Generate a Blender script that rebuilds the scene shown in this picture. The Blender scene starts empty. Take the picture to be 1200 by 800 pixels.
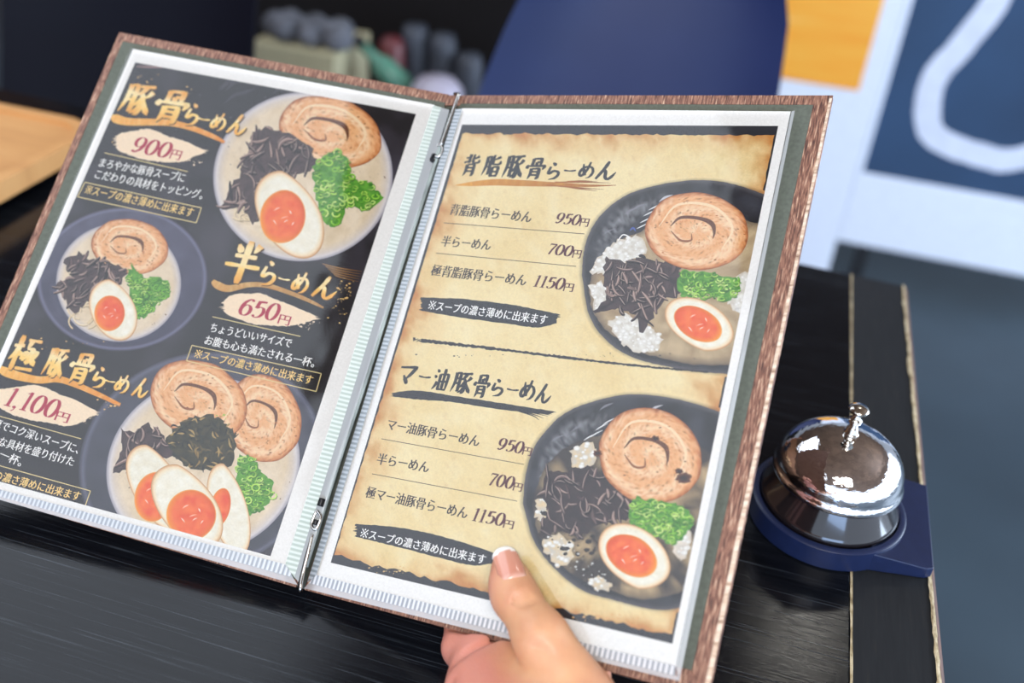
import bpy, bmesh, math, random
import numpy as np
from mathutils import Vector, Matrix, noise
from math import sin, cos, pi, sqrt

random.seed(7)
SC = bpy.context.scene
COL = SC.collection

# ------------------------------------------------------------------ camera
FPX = 1160.0                                    # focal length in pixels of the 1200 px frame
RX = np.array([0.95731170, 0.21626316, -0.19179302])   # world x, y, z rows in camera axes (x right, y down, z forward)
RY = np.array([0.27856127, -0.51304149, 0.81190643])
RZ = np.array([0.07718768, -0.83067363, -0.55138316])
RM = np.array([RX, RY, RZ])
CAM_H = 0.4250
CAM = np.array([0.0, 0.0, CAM_H])
cam_data = bpy.data.cameras.new('camera')
cam = bpy.data.objects.new('camera', cam_data)
COL.objects.link(cam)
right, down, fwd = RM[:, 0], RM[:, 1], RM[:, 2]
m = Matrix.Identity(4)
for i in range(3):
    m[i][0] = right[i]; m[i][1] = -down[i]; m[i][2] = -fwd[i]; m[i][3] = CAM[i]
cam.matrix_world = m
cam_data.sensor_width = 36.0
cam_data.lens = FPX / 1200.0 * 36.0
cam_data.clip_start = 0.01
cam_data.dof.use_dof = True
cam_data.dof.focus_distance = 0.545
cam_data.dof.aperture_fstop = 4.0
SC.camera = cam

# ------------------------------------------------------------------ light and exposure
SC.view_settings.view_transform = 'Standard'
SC.view_settings.look = 'None'
SC.view_settings.gamma = 1.0
SC.view_settings.use_curve_mapping = False
SC.view_settings.exposure = 1.2
SC.cycles.use_denoising = True
SC.cycles.max_bounces = 10
SC.cycles.transparent_max_bounces = 24
SC.cycles.sample_clamp_indirect = 6.0
SC.cycles.caustics_reflective = False
SC.cycles.caustics_refractive = False

world = bpy.data.worlds.new('daylight'); SC.world = world
world.use_nodes = True
bg = world.node_tree.nodes['Background']
bg.inputs[0].default_value = (0.70, 0.82, 1.0, 1)
bg.inputs[1].default_value = 0.9


def area(name, loc, target, sx, sy, power, col, label=None):
    d = bpy.data.lights.new(name, 'AREA'); d.shape = 'RECTANGLE'
    d.size = sx; d.size_y = sy; d.energy = power; d.color = col
    o = bpy.data.objects.new(name, d); COL.objects.link(o)
    o.location = loc
    v = Vector(target) - Vector(loc)
    o.rotation_euler = v.to_track_quat('-Z', 'Y').to_euler()
    return o


# soft ceiling panel at the left, an added overhead fill, a shop window on the right, a down light over the aisle
area('ceiling_and_fill_light', (-2.0, 0.4, 1.86), (-2.0, 0.4, 0), 2.3, 3.8, 30, (0.88, 0.97, 1.10))
area('ceiling_and_fill_light', (0.25, -1.0, 1.86), (0.1, -0.4, 0), 1.1, 1.1, 34, (1.0, 0.97, 0.92))  # added fill to brighten the pages, kept out of their reflections
area('ceiling_spot_light', (0.458, 2.19, 1.86), (0.3, 1.4, 0), 0.13, 0.13, 0.55, (1.0, 0.97, 0.88))
area('window_light', (3.0, 1.6, 0.6), (0.2, 1.6, 0.0), 2.2, 1.6, 60, (0.68, 0.82, 1.0))


area('window_light', (0.9, -2.7, 0.35), (0.1, 0.5, 0.1), 1.8, 1.0, 22, (0.42, 0.62, 1.0))


# ------------------------------------------------------------------ helpers
def lin(c):
    return c / 12.92 if c <= 0.04045 else ((c + 0.055) / 1.055) ** 2.4


def rgb(r, g, b):
    return (lin(r / 255), lin(g / 255), lin(b / 255))


def put(o, label=None, cat=None, group=None, kind=None):
    if label: o['label'] = label
    if cat: o['category'] = cat
    if group: o['group'] = group
    if kind: o['kind'] = kind
    return o


def empty(name, loc=(0, 0, 0)):
    o = bpy.data.objects.new(name, None); COL.objects.link(o)
    o.location = loc; o.empty_display_size = 0.05
    return o


def base_of(o):
    p = Vector((0, 0, 0))
    while o is not None:
        p = p + o.location; o = o.parent
    return p


def obj(name, verts, faces, mat, parent=None, loc=None, smooth=False, uv=None):
    """One mesh object; verts in world coordinates."""
    me = bpy.data.meshes.new(name)
    off = base_of(parent) if parent else Vector(loc or (0, 0, 0))
    me.from_pydata([tuple(Vector(v) - off) for v in verts], [], faces)
    me.update()
    if smooth:
        me.polygons.foreach_set('use_smooth', [True] * len(me.polygons))
    o = bpy.data.objects.new(name, me); COL.objects.link(o)
    if parent: o.parent = parent
    elif loc: o.location = loc
    if mat: me.materials.append(mat)
    return o


def bevel(o, w, seg=2):
    b = o.modifiers.new('bevel', 'BEVEL'); b.width = w; b.segments = seg; b.limit_method = 'ANGLE'
    b.angle_limit = math.radians(40)
    return o


class MB:
    """collects boxes, prisms, lathes and tubes (world coordinates) into one mesh"""
    def __init__(s): s.v = []; s.f = []
    def add(s, v, f):
        n = len(s.v); s.v += [tuple(p) for p in v]; s.f += [tuple(i + n for i in q) for q in f]; return s
    def box(s, x0, x1, y0, y1, z0, z1):
        return s.add([(x0, y0, z0), (x1, y0, z0), (x1, y1, z0), (x0, y1, z0), (x0, y0, z1), (x1, y0, z1), (x1, y1, z1), (x0, y1, z1)],
                     [(3, 2, 1, 0), (4, 5, 6, 7), (0, 1, 5, 4), (1, 2, 6, 5), (2, 3, 7, 6), (3, 0, 4, 7)])
    def prism(s, poly, d):
        """poly: 3D loop, d: extrusion vector"""
        n = len(poly); d = Vector(d)
        v = [Vector(p) for p in poly]; v += [p + d for p in v]
        f = [tuple(range(n - 1, -1, -1)), tuple(range(n, 2 * n))]
        f += [(i, (i + 1) % n, n + (i + 1) % n, n + i) for i in range(n)]
        return s.add(v, f)
    def lathe(s, prof, c=(0, 0, 0), n=48, axis=None):
        ax = Vector(axis or (0, 0, 1)).normalized()
        e1 = ax.orthogonal().normalized(); e2 = ax.cross(e1)
        v = []; f = []; c = Vector(c)
        for r, z in prof:
            for i in range(n):
                a = 2 * pi * i / n
                v.append(c + e1 * (r * cos(a)) + e2 * (r * sin(a)) + ax * z)
        for k in range(len(prof) - 1):
            for i in range(n):
                j = (i + 1) % n
                f.append((k * n + i, k * n + j, k * n + n + j, k * n + n + i))
        f.append(tuple(range(n - 1, -1, -1))); L = (len(prof) - 1) * n
        f.append(tuple(range(L, L + n)))
        return s.add(v, f)
    def tube(s, pts, r, n=8):
        pts = [Vector(p) for p in pts]
        if not hasattr(r, '__len__'): r = [r] * len(pts)
        v = []; f = []; prev = None
        for i, p in enumerate(pts):
            t = (pts[min(i + 1, len(pts) - 1)] - pts[max(i - 1, 0)]).normalized()
            e1 = t.orthogonal().normalized() if prev is None else (prev - t * prev.dot(t)).normalized()
            prev = e1; e2 = t.cross(e1)
            for k in range(n):
                a = 2 * pi * k / n
                v.append(p + e1 * (r[i] * cos(a)) + e2 * (r[i] * sin(a)))
        for i in range(len(pts) - 1):
            for k in range(n):
                j = (k + 1) % n
                f.append((i * n + k, i * n + j, i * n + n + j, i * n + n + k))
        f.append(tuple(range(n - 1, -1, -1))); L = (len(pts) - 1) * n
        f.append(tuple(range(L, L + n)))
        return s.add(v, f)
    def build(s, name, mat, parent=None, loc=None, smooth=False):
        return obj(name, s.v, s.f, mat, parent, loc, smooth)


def smooth_by_angle(o, deg=35):
    me = o.data
    me.polygons.foreach_set('use_smooth', [True] * len(me.polygons))
    me.set_sharp_from_angle(angle=math.radians(deg))
    return o


def spline(pts, n=6):
    """Catmull-Rom through tuples of any length"""
    P = [np.array(p, float) for p in pts]
    if len(P) < 3:
        return [tuple(P[0] + (P[-1] - P[0]) * t) for t in np.linspace(0, 1, n + 1)]
    P = [2 * P[0] - P[1]] + P + [2 * P[-1] - P[-2]]
    out = []
    for i in range(1, len(P) - 2):
        a, b, c, d = P[i - 1:i + 3]
        for k in range(n):
            t = k / n
            out.append(tuple(0.5 * (2 * b + (c - a) * t + (2 * a - 5 * b + 4 * c - d) * t * t + (3 * b - a - 3 * c + d) * t ** 3)))
    out.append(tuple(P[-2]))
    return out


# ------------------------------------------------------------------ materials
def mat_new(name):
    mt = bpy.data.materials.new(name); mt.use_nodes = True
    nt = mt.node_tree
    return mt, nt, nt.nodes['Principled BSDF']


def plain(name, col, rough=0.5, metal=0.0, spec=0.5, noise_amt=0.08, scale=60, bump=0.0, coat=0.0):
    """principled with a little procedural tone variation"""
    mt, nt, b = mat_new(name)
    b.inputs['Roughness'].default_value = rough
    b.inputs['Metallic'].default_value = metal
    b.inputs['Specular IOR Level'].default_value = spec
    b.inputs['Coat Weight'].default_value = coat
    tc = nt.nodes.new('ShaderNodeTexCoord')
    nz = nt.nodes.new('ShaderNodeTexNoise'); nz.inputs['Scale'].default_value = scale; nz.inputs['Detail'].default_value = 4
    nt.links.new(tc.outputs['Object'], nz.inputs['Vector'])
    rp = nt.nodes.new('ShaderNodeValToRGB')
    lo = [max(0, c * (1 - noise_amt)) for c in col]; hi = [c * (1 + noise_amt) for c in col]
    rp.color_ramp.elements[0].color = (*lo, 1); rp.color_ramp.elements[1].color = (*hi, 1)
    rp.color_ramp.elements[0].position = 0.3; rp.color_ramp.elements[1].position = 0.7
    nt.links.new(nz.outputs['Fac'], rp.inputs['Fac'])
    nt.links.new(rp.outputs['Color'], b.inputs['Base Color'])
    if bump:
        bp = nt.nodes.new('ShaderNodeBump'); bp.inputs['Strength'].default_value = bump; bp.inputs['Distance'].default_value = 0.001
        nt.links.new(nz.outputs['Fac'], bp.inputs['Height']); nt.links.new(bp.outputs['Normal'], b.inputs['Normal'])
    return mt


def streaky(name, cols, axes, scale, rough=0.4, spec=0.5, bump=0.3, dist=0.0005, detail=6, coat=0.0, frame=None, ramp=(0.3, 0.7)):
    """wood or grain: noise stretched along one axis; axes = scale per axis, frame = optional rotation (euler)"""
    mt, nt, b = mat_new(name)
    b.inputs['Roughness'].default_value = rough; b.inputs['Specular IOR Level'].default_value = spec
    b.inputs['Coat Weight'].default_value = coat
    tc = nt.nodes.new('ShaderNodeTexCoord')
    mp = nt.nodes.new('ShaderNodeMapping'); mp.vector_type = 'POINT'
    mp.inputs['Scale'].default_value = axes
    src = tc.outputs['Object']
    if frame is not None:
        m2 = nt.nodes.new('ShaderNodeMapping'); m2.inputs['Rotation'].default_value = frame
        nt.links.new(src, m2.inputs['Vector']); src = m2.outputs['Vector']
    nt.links.new(src, mp.inputs['Vector'])
    nz = nt.nodes.new('ShaderNodeTexNoise'); nz.inputs['Scale'].default_value = scale; nz.inputs['Detail'].default_value = detail
    nz.inputs['Roughness'].default_value = 0.65
    nt.links.new(mp.outputs['Vector'], nz.inputs['Vector'])
    rp = nt.nodes.new('ShaderNodeValToRGB')
    el = rp.color_ramp.elements
    while len(el) < len(cols): el.new(0.5)
    for i, c in enumerate(cols):
        el[i].position = ramp[0] + (ramp[1] - ramp[0]) * i / (len(cols) - 1); el[i].color = (*c, 1)
    nt.links.new(nz.outputs['Fac'], rp.inputs['Fac']); nt.links.new(rp.outputs['Color'], b.inputs['Base Color'])
    bp = nt.nodes.new('ShaderNodeBump'); bp.inputs['Strength'].default_value = bump; bp.inputs['Distance'].default_value = dist
    nt.links.new(nz.outputs['Fac'], bp.inputs['Height']); nt.links.new(bp.outputs['Normal'], b.inputs['Normal'])
    return mt


def ink_material(name, rough=0.55):
    """printed ink: colour comes from the mesh's own colour layer, with fine print grain"""
    mt, nt, b = mat_new(name)
    at = nt.nodes.new('ShaderNodeAttribute'); at.attribute_name = 'ink'
    nz = nt.nodes.new('ShaderNodeTexNoise'); nz.inputs['Scale'].default_value = 900; nz.inputs['Detail'].default_value = 2
    tc = nt.nodes.new('ShaderNodeTexCoord'); nt.links.new(tc.outputs['Object'], nz.inputs['Vector'])
    mr = nt.nodes.new('ShaderNodeMapRange'); mr.inputs['To Min'].default_value = 0.88; mr.inputs['To Max'].default_value = 1.12
    nt.links.new(nz.outputs['Fac'], mr.inputs['Value'])
    mx = nt.nodes.new('ShaderNodeVectorMath'); mx.operation = 'SCALE'
    nt.links.new(at.outputs['Color'], mx.inputs[0]); nt.links.new(mr.outputs['Result'], mx.inputs['Scale'])
    nt.links.new(mx.outputs['Vector'], b.inputs['Base Color'])
    b.inputs['Roughness'].default_value = rough; b.inputs['Specular IOR Level'].default_value = 0.2
    return mt


def vinyl_material(name, tint=(1, 1, 1), gloss=1.0, rough=0.03, milk=0.0, ribs=0.0, ribdir=None):
    """clear plastic film: see-through with a Fresnel reflection, optional milky welded look"""
    mt = bpy.data.materials.new(name); mt.use_nodes = True
    nt = mt.node_tree; nt.nodes.clear()
    out = nt.nodes.new('ShaderNodeOutputMaterial')
    tr = nt.nodes.new('ShaderNodeBsdfTransparent'); tr.inputs[0].default_value = (*tint, 1)
    gl = nt.nodes.new('ShaderNodeBsdfGlossy'); gl.inputs['Roughness'].default_value = rough
    fr = nt.nodes.new('ShaderNodeFresnel'); fr.inputs['IOR'].default_value = 1.5
    ml = nt.nodes.new('ShaderNodeMath'); ml.operation = 'MULTIPLY'; ml.inputs[1].default_value = gloss
    nt.links.new(fr.outputs[0], ml.inputs[0])
    mx = nt.nodes.new('ShaderNodeMixShader')
    nt.links.new(ml.outputs[0], mx.inputs[0])
    if milk:
        df = nt.nodes.new('ShaderNodeBsdfDiffuse'); df.inputs[0].default_value = (0.85, 0.87, 0.87, 1)
        m2 = nt.nodes.new('ShaderNodeMixShader'); m2.inputs[0].default_value = milk
        nt.links.new(tr.outputs[0], m2.inputs[1]); nt.links.new(df.outputs[0], m2.inputs[2])
        nt.links.new(m2.outputs[0], mx.inputs[1])
    else:
        nt.links.new(tr.outputs[0], mx.inputs[1])
    nt.links.new(gl.outputs[0], mx.inputs[2])
    # slight waviness of the film
    tc = nt.nodes.new('ShaderNodeTexCoord'); nz = nt.nodes.new('ShaderNodeTexNoise'); nz.inputs['Scale'].default_value = 14
    bp = nt.nodes.new('ShaderNodeBump'); bp.inputs['Strength'].default_value = 0.12; bp.inputs['Distance'].default_value = 0.01
    nt.links.new(tc.outputs['Object'], nz.inputs['Vector']); nt.links.new(nz.outputs['Fac'], bp.inputs['Height'])
    nt.links.new(bp.outputs['Normal'], gl.inputs['Normal'])
    nt.links.new(mx.outputs[0], out.inputs[0])
    return mt


# ------------------------------------------------------------------ sight lines and the two page planes
def ray(px, py):
    return RM @ np.array([px - 600.0, py - 400.0, FPX])


def at_z(px, py, z=0.0):
    r = ray(px, py); return CAM + r * ((z - CAM_H) / r[2])


def at_y(px, py, y):
    r = ray(px, py); return CAM + r * (y / r[1])


class Plane:
    """a page plane: origin c (top left of the paper), a right, b down, n towards the reader"""
    def __init__(s, c, a, b):
        s.c = np.array(c, float); s.a = np.array(a, float); s.a /= np.linalg.norm(s.a)
        b = np.array(b, float); b -= s.a * (b @ s.a); s.b = b / np.linalg.norm(b)
        s.n = -np.cross(s.a, s.b)
    def uv(s, px, py, off=0.0):
        r = ray(px, py); c = s.c + s.n * off
        t = ((c - CAM) @ s.n) / (r @ s.n)
        p = CAM + r * t - c
        return np.array([p @ s.a, p @ s.b])
    def pt(s, u, v, off=0.0):
        return s.c + s.a * u + s.b * v + s.n * off
    def px(s, px, py, off=0.0):
        u, v = s.uv(px, py, off); return s.pt(u, v, off)
    def jac(s, px, py):
        """pixels per metre along u and v at a pixel"""
        u, v = s.uv(px, py)
        def pr(u, v):
            p = RM.T @ (s.pt(u, v) - CAM); return np.array([FPX * p[0] / p[2], FPX * p[1] / p[2]])
        o = pr(u, v)
        return (pr(u + 1e-3, v) - o) * 1e3, (pr(u, v + 1e-3) - o) * 1e3


LP = Plane(np.array([-0.41109522, 0.56625829, -0.22155525]) + [0, 0, CAM_H],
           [0.99922226, 0.0352649, -0.01764280], [0.01681264, -0.78573251, -0.6183379])
_s = 0.985
RP = Plane(np.array([-0.18474307, 0.58234135, -0.22813213]) * _s + [0, 0, CAM_H],
           [0.96587531, -0.15151002, 0.21007046], [0.01558435, -0.77559398, -0.6310397])
# ------------------------------------------------------------------ the room
FLOOR_Z = -0.72
M_floor = plain('dark slate vinyl floor', rgb(50, 64, 74), rough=0.5, noise_amt=0.25, scale=2.2)
M_wall = plain('off white wall paint', rgb(196, 198, 200), rough=0.8)
M_timber = plain('brown timber wall', rgb(134, 88, 56), rough=0.6, noise_amt=0.25, scale=3)
M_ceil = plain('brown timber ceiling', rgb(128, 98, 76), rough=0.7, noise_amt=0.3, scale=3)
put(MB().box(-4, 4, -3, 5, FLOOR_Z - 0.05, FLOOR_Z).build('floor', M_floor), kind='structure')
put(MB().box(-4, 4, -3, 5, 1.9, 1.95).build('ceiling', M_ceil), kind='structure')
put(MB().box(-4, 4, 5, 5.1, FLOOR_Z, 1.9).build('wall_back', M_wall), kind='structure')
put(MB().box(-4.1, -4, -3, 5, FLOOR_Z, 1.9).build('wall_left', M_timber), kind='structure')

# ------------------------------------------------------------------ the table
M_top = streaky('black lacquered oak', [rgb(8, 10, 14), rgb(12, 14, 19), rgb(20, 23, 28), rgb(70, 76, 84)], (11, 800, 40), 1.0,
                rough=0.10, spec=0.26, bump=0.13, dist=0.0005, frame=(0, 0, 0), ramp=(0.32, 0.74))
M_strip = streaky('black edge board', [rgb(24, 27, 31), rgb(31, 34, 38), rgb(50, 46, 42)], (420, 30, 30), 1.0,
                  rough=0.55, spec=0.35, bump=0.15, dist=0.0003, ramp=(0.3, 0.85))
M_worn = streaky('worn bare wood', [rgb(96, 78, 54), rgb(164, 146, 112), rgb(206, 192, 160)], (300, 90, 300), 1.0, rough=0.7, ramp=(0.3, 0.6))
M_side = streaky('brown table edge', [rgb(62, 36, 24), rgb(112, 70, 48)], (60, 60, 800), 1.0, rough=0.6)
M_black = plain('black painted steel', rgb(20, 21, 24), rough=0.5)
XJ, XE, YF, YN, TL_X = 0.1107, 0.1603, 0.852, 0.10, -1.05
YFL = 0.905                                      # far edge runs slightly off square
table = put(empty('dining_table', (-0.45, 0.48, FLOOR_Z)),
            'black wooden table with worn pale edges under the open menu', 'table')


def far(x): return YF + (YFL - YF) * (XE - x) / (XE - TL_X)


o = MB().prism([(TL_X, YN, -0.032), (XJ - 0.0008, YN, -0.032), (XJ - 0.0008, far(XJ), -0.032), (TL_X, far(TL_X), -0.032)], (0, 0, 0.032)).build('tabletop', M_top, table)
bevel(o, 0.001)
put(o)
o = MB().prism([(XJ + 0.0004, YN, -0.032), (XE - 0.0042, YN, -0.032), (XE - 0.0042, YF, -0.032), (XJ + 0.0004, far(XJ), -0.032)], (0, 0, 0.0318)).build('edge_board', M_strip, table)
put(o, 'matt black edge board')
# pale filler line in the joint
vv = []; ff = []
rr = random.Random(3); N = 90
for i in range(N + 1):
    y = YN + (far(XJ) - YN) * i / N; w = 0.00055 + 0.0003 * rr.random()
    vv += [(XJ - 0.0002 - w, y, 0.0003), (XJ - 0.0002 + w, y, 0.0003)]
ff = [(2 * i, 2 * i + 1, 2 * i + 3, 2 * i + 2) for i in range(N)]
put(obj('joint_line', vv, ff, M_worn, table), 'pale worn line along the joint')
# worn pale line, then the brown rounded side of the right hand edge
vv = []; N = 160; rr = random.Random(5)
XW = XE - 0.0040
for i in range(N + 1):
    y = YN + (YF - YN) * i / N
    a = 0.0006 + 0.0011 * rr.random() + 0.0016 * max(0, noise.noise((y * 30, 0, 0))); b = 0.0010 + 0.0006 * rr.random()
    vv += [(XW - a, y, 0.0005), (XW, y, 0.0005), (XW + b, y, 0.0001)]
ff = []
for i in range(N):
    k = 3 * i
    ff += [(k, k + 1, k + 4, k + 3), (k + 1, k + 2, k + 5, k + 4)]
put(obj('worn_edge', vv, ff, M_worn, table), 'pale worn edge with chipped paint')
prof = [(XW, -0.0002), (XW + 0.0016, -0.0006), (XW + 0.0032, -0.0018), (XW + 0.0046, -0.0042), (XW + 0.0052, -0.0080), (XW + 0.0052, -0.032), (XW, -0.032)]
o = MB().prism([(x, YN, z) for x, z in prof], (0, YF - YN, 0)).build('edge_band', M_side, table)
put(o, 'brown rounded side of the table edge'); smooth_by_angle(o, 45)
for x, y in ((-0.98, 0.16), (0.08, 0.16), (-0.98, 0.80), (0.08, 0.78)):
    o = MB().box(x - 0.025, x + 0.025, y - 0.025, y + 0.025, FLOOR_Z, -0.032).build('leg', M_black, table)
    bevel(o, 0.004)

# ------------------------------------------------------------------ call bell and the disc it stands on
BX, BY = 0.0925, 0.5095
M_base = plain('blue black plastic', rgb(24, 35, 68), rough=0.35, noise_amt=0.1, scale=200)
M_chrome, nt_, b_ = mat_new('polished chrome')
b_.inputs['Metallic'].default_value = 1; b_.inputs['Roughness'].default_value = 0.045
b_.inputs['Base Color'].default_value = (0.86, 0.85, 0.86, 1)
nz_ = nt_.nodes.new('ShaderNodeTexNoise'); nz_.inputs['Scale'].default_value = 18
bp_ = nt_.nodes.new('ShaderNodeBump'); bp_.inputs['Strength'].default_value = 0.05; bp_.inputs['Distance'].default_value = 0.004
nt_.links.new(nz_.outputs['Fac'], bp_.inputs['Height']); nt_.links.new(bp_.outputs['Normal'], b_.inputs['Normal'])
M_dish = plain('dark glossy bell base', rgb(26, 22, 24), rough=0.12, noise_amt=0.1, coat=0.4)
st = put(empty('bell_stand', (BX, BY, 0)), 'blue black round plastic stand with a wedge tab under the chrome bell', 'stand')
R0 = 0.0475
prof = [(R0 - 0.001, 0.0), (R0, 0.001), (R0, 0.0145), (R0 - 0.0012, 0.0155), (0.0435, 0.0155), (0.0428, 0.0145), (0.0428, 0.008)]
o = MB().lathe(prof, (BX, BY, 0.0002), 96).build('disc', M_base, st); smooth_by_angle(o, 40)
# wedge tab: thick at the disc, thin at the outer side
tz = 0.0004
low = [(BX + 0.0265, BY - 0.0388), (0.1525, 0.4760), (0.1565, 0.4785), (0.1572, 0.5570), (BX + 0.020, BY + 0.0430)]
top = [0.0140, 0.0085, 0.0080, 0.0080, 0.0140]
v = [(x, y, tz) for x, y in low] + [(x, y, z) for (x, y), z in zip(low, top)]
f = [(4, 3, 2, 1, 0), (5, 6, 7, 8, 9)] + [(i, (i + 1) % 5, 5 + (i + 1) % 5, 5 + i) for i in range(5)]
o = obj('wedge_tab', v, f, M_base, st); bevel(o, 0.0007, 2)

bell = put(empty('call_bell', (BX, BY, 0.0085)), 'chrome counter call bell with a push button on the black table', 'bell')
zb = 0.0086
o = MB().lathe([(0.0385, zb), (0.0400, zb + 0.001), (0.0423, zb + 0.0075), (0.0424, zb + 0.0095), (0.0412, zb + 0.0112), (0.0352, zb + 0.0240), (0.0340, zb + 0.0265), (0.032, zb + 0.0275), (0.020, zb + 0.0285)], (BX, BY, 0), 96).build('bell_base', M_dish, bell); smooth_by_angle(o, 40)
zr = 0.0365
prof = [(0.0340, zr + 0.001), (0.0386, zr - 0.0006), (0.0396, zr), (0.0398, zr + 0.0012), (0.0388, zr + 0.0035), (0.0380, zr + 0.0050)]
for k in range(1, 19):
    a = k / 18 * pi / 2 * 0.985
    prof.append((0.0380 * cos(a) ** 0.92, zr + 0.005 + 0.0262 * sin(a)))
o = MB().lathe(prof, (BX, BY, 0), 96).build('dome', M_chrome, bell); smooth_by_angle(o, 60)
zt = zr + 0.005 + 0.0260
prof = [(0.0046, zt - 0.001), (0.0046, zt + 0.0016), (0.0038, zt + 0.0024), (0.0034, zt + 0.0052), (0.0026, zt + 0.006), (0.0026, zt + 0.0085), (0.0038, zt + 0.0095), (0.0040, zt + 0.0115), (0.0026, zt + 0.0128),
        (0.0022, zt + 0.0155), (0.0040, zt + 0.0166), (0.0058, zt + 0.0175), (0.0060, zt + 0.0190), (0.0050, zt + 0.0203), (0.0020, zt + 0.0210)]
M_steel = plain('bright nickel', rgb(205, 200, 190), rough=0.18, metal=1.0, noise_amt=0.05)
o = MB().lathe(prof, (BX, BY, 0), 32).build('push_button', M_steel, bell); smooth_by_angle(o, 40)

# ------------------------------------------------------------------ wooden tray at the far left of the table
M_tray = streaky('honey beech', [rgb(190, 136, 82), rgb(206, 152, 94), rgb(214, 162, 104)], (4, 30, 4), 1.0, rough=0.45, bump=0.05)
tray = put(empty('serving_tray', (-0.81, 0.67, 0.0)), 'honey coloured wooden tray with rounded corners at the left end of the table', 'tray')


def rrect(x0, x1, y0, y1, r, n=8):
    out = []
    for cx, cy, a0 in ((x1 - r, y0 + r, -pi / 2), (x1 - r, y1 - r, 0), (x0 + r, y1 - r, pi / 2), (x0 + r, y0 + r, pi)):
        for k in range(n + 1):
            a = a0 + k / n * pi / 2; out.append((cx + r * cos(a), cy + r * sin(a)))
    return out


def tray_pt(x, y, z): return (x, y, z)


out = rrect(-1.00, -0.623, 0.545, 0.799, 0.045)
inn = rrect(-0.988, -0.635, 0.557, 0.787, 0.034)
n = len(out)
v = [tray_pt(x, y, 0.012) for x, y in out] + [tray_pt(x, y, 0.030) for x, y in out] + [tray_pt(x, y, 0.030) for x, y in inn] + [tray_pt(x, y, 0.026) for x, y in inn]
f = [tuple(range(n - 1, -1, -1))]
for r in range(3):
    f += [(r * n + i, r * n + (i + 1) % n, (r + 1) * n + (i + 1) % n, (r + 1) * n + i) for i in range(n)]
f.append(tuple(range(3 * n, 4 * n)))
obj('tray_body', v, f, M_tray, tray)
fo = rrect(-0.97, -0.655, 0.575, 0.77, 0.03)
MB().prism([tray_pt(x, y, 0.0) for x, y in fo], (0, 0, 0.012)).build('foot_rim', M_black, tray)

# ------------------------------------------------------------------ chairs across the table
M_shell = plain('navy moulded plastic', rgb(34, 48, 92), rough=0.45, spec=0.4, noise_amt=0.1, scale=5)
M_shell_shade = plain('shade-darkened navy plastic', rgb(7, 9, 22), rough=0.6, spec=0.15, noise_amt=0.1, scale=5)  # darker copy of the navy shell, shade put into its colour
M_wood = plain('beech chair leg', rgb(176, 132, 88), rough=0.5)


def shell_chair(cx, cy, mat, label, half, topk, skew=0.0):
    """moulded shell chair facing the table: seat pan, curved back and four splayed legs"""
    ch = put(empty('shell_chair', (cx, cy, FLOOR_Z)), label, 'chair')
    nu, nv = 25, 31
    prof = spline([(-0.30, -0.285), (-0.27, -0.30), (-0.17, -0.315), (-0.08, -0.30), (-0.02, -0.25), (0.03, -0.13), (0.075, 0.02), (0.115, 0.16), (0.135, 0.235)], 5)
    prof = [prof[int(round(i * (len(prof) - 1) / (nv - 1)))] for i in range(nv)]
    front = []
    for j, (py, pz) in enumerate(prof):
        t = j / (nv - 1)
        if pz < -0.2: w = half * (0.93 + 0.1 * min(1, t * 4)) * 1.02
        else:
            k = (pz + 0.2) / 0.435
            w = half * (1.05 - topk * max(0.0, k) ** 2.1) * (sqrt(max(0.0, 1 - max(0, (k - 0.72) / 0.30) ** 2)) if k > 0.72 else 1)
        w = max(w, 0.02)
        for i in range(nu):
            u = -1 + 2 * i / (nu - 1)
            side = abs(u) ** 2.6
            yy = py - 0.055 * side * (1 if t > 0.35 else 0.2)
            zz = pz + (0.045 * side if t < 0.5 else 0.0)
            front.append((cx + u * w + skew * max(0.0, (pz + 0.2) / 0.435) ** 2, cy + yy, zz))
    th = [(x, y + 0.006, z - 0.005) for x, y, z in front]
    n = nu * nv; v = front + th; f = []
    for j in range(nv - 1):
        for i in range(nu - 1):
            a = j * nu + i
            f.append((a, a + 1, a + nu + 1, a + nu)); f.append((n + a + nu, n + a + nu + 1, n + a + 1, n + a))
    rim = [i for i in range(nu)] + [j * nu + nu - 1 for j in range(1, nv)] + [(nv - 1) * nu + i for i in range(nu - 2, -1, -1)] + [j * nu for j in range(nv - 2, 0, -1)]
    for a, b in zip(rim, rim[1:] + rim[:1]):
        f.append((b, a, n + a, n + b))
    o = obj('seat_shell', v, f, mat, ch); smooth_by_angle(o, 50)
    for sx in (-1, 1):
        for y0, y1 in ((-0.25, -0.29), (-0.08, 0.0)):
            MB().tube([(cx + sx * 0.12, cy + y0, -0.31), (cx + sx * 0.20, cy + y1, FLOOR_Z)], [0.016, 0.011], 12).build('leg', M_wood, ch, smooth=True)
    return ch


shell_chair(-0.180, 1.215, M_shell, 'navy moulded shell chair across the table behind the middle of the menu', 0.193, 0.40, 0.045)
shell_chair(-0.905, 1.225, M_shell_shade, 'navy moulded shell chair darkened for shade, across the table at the far left', 0.195, 0.03)

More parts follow.
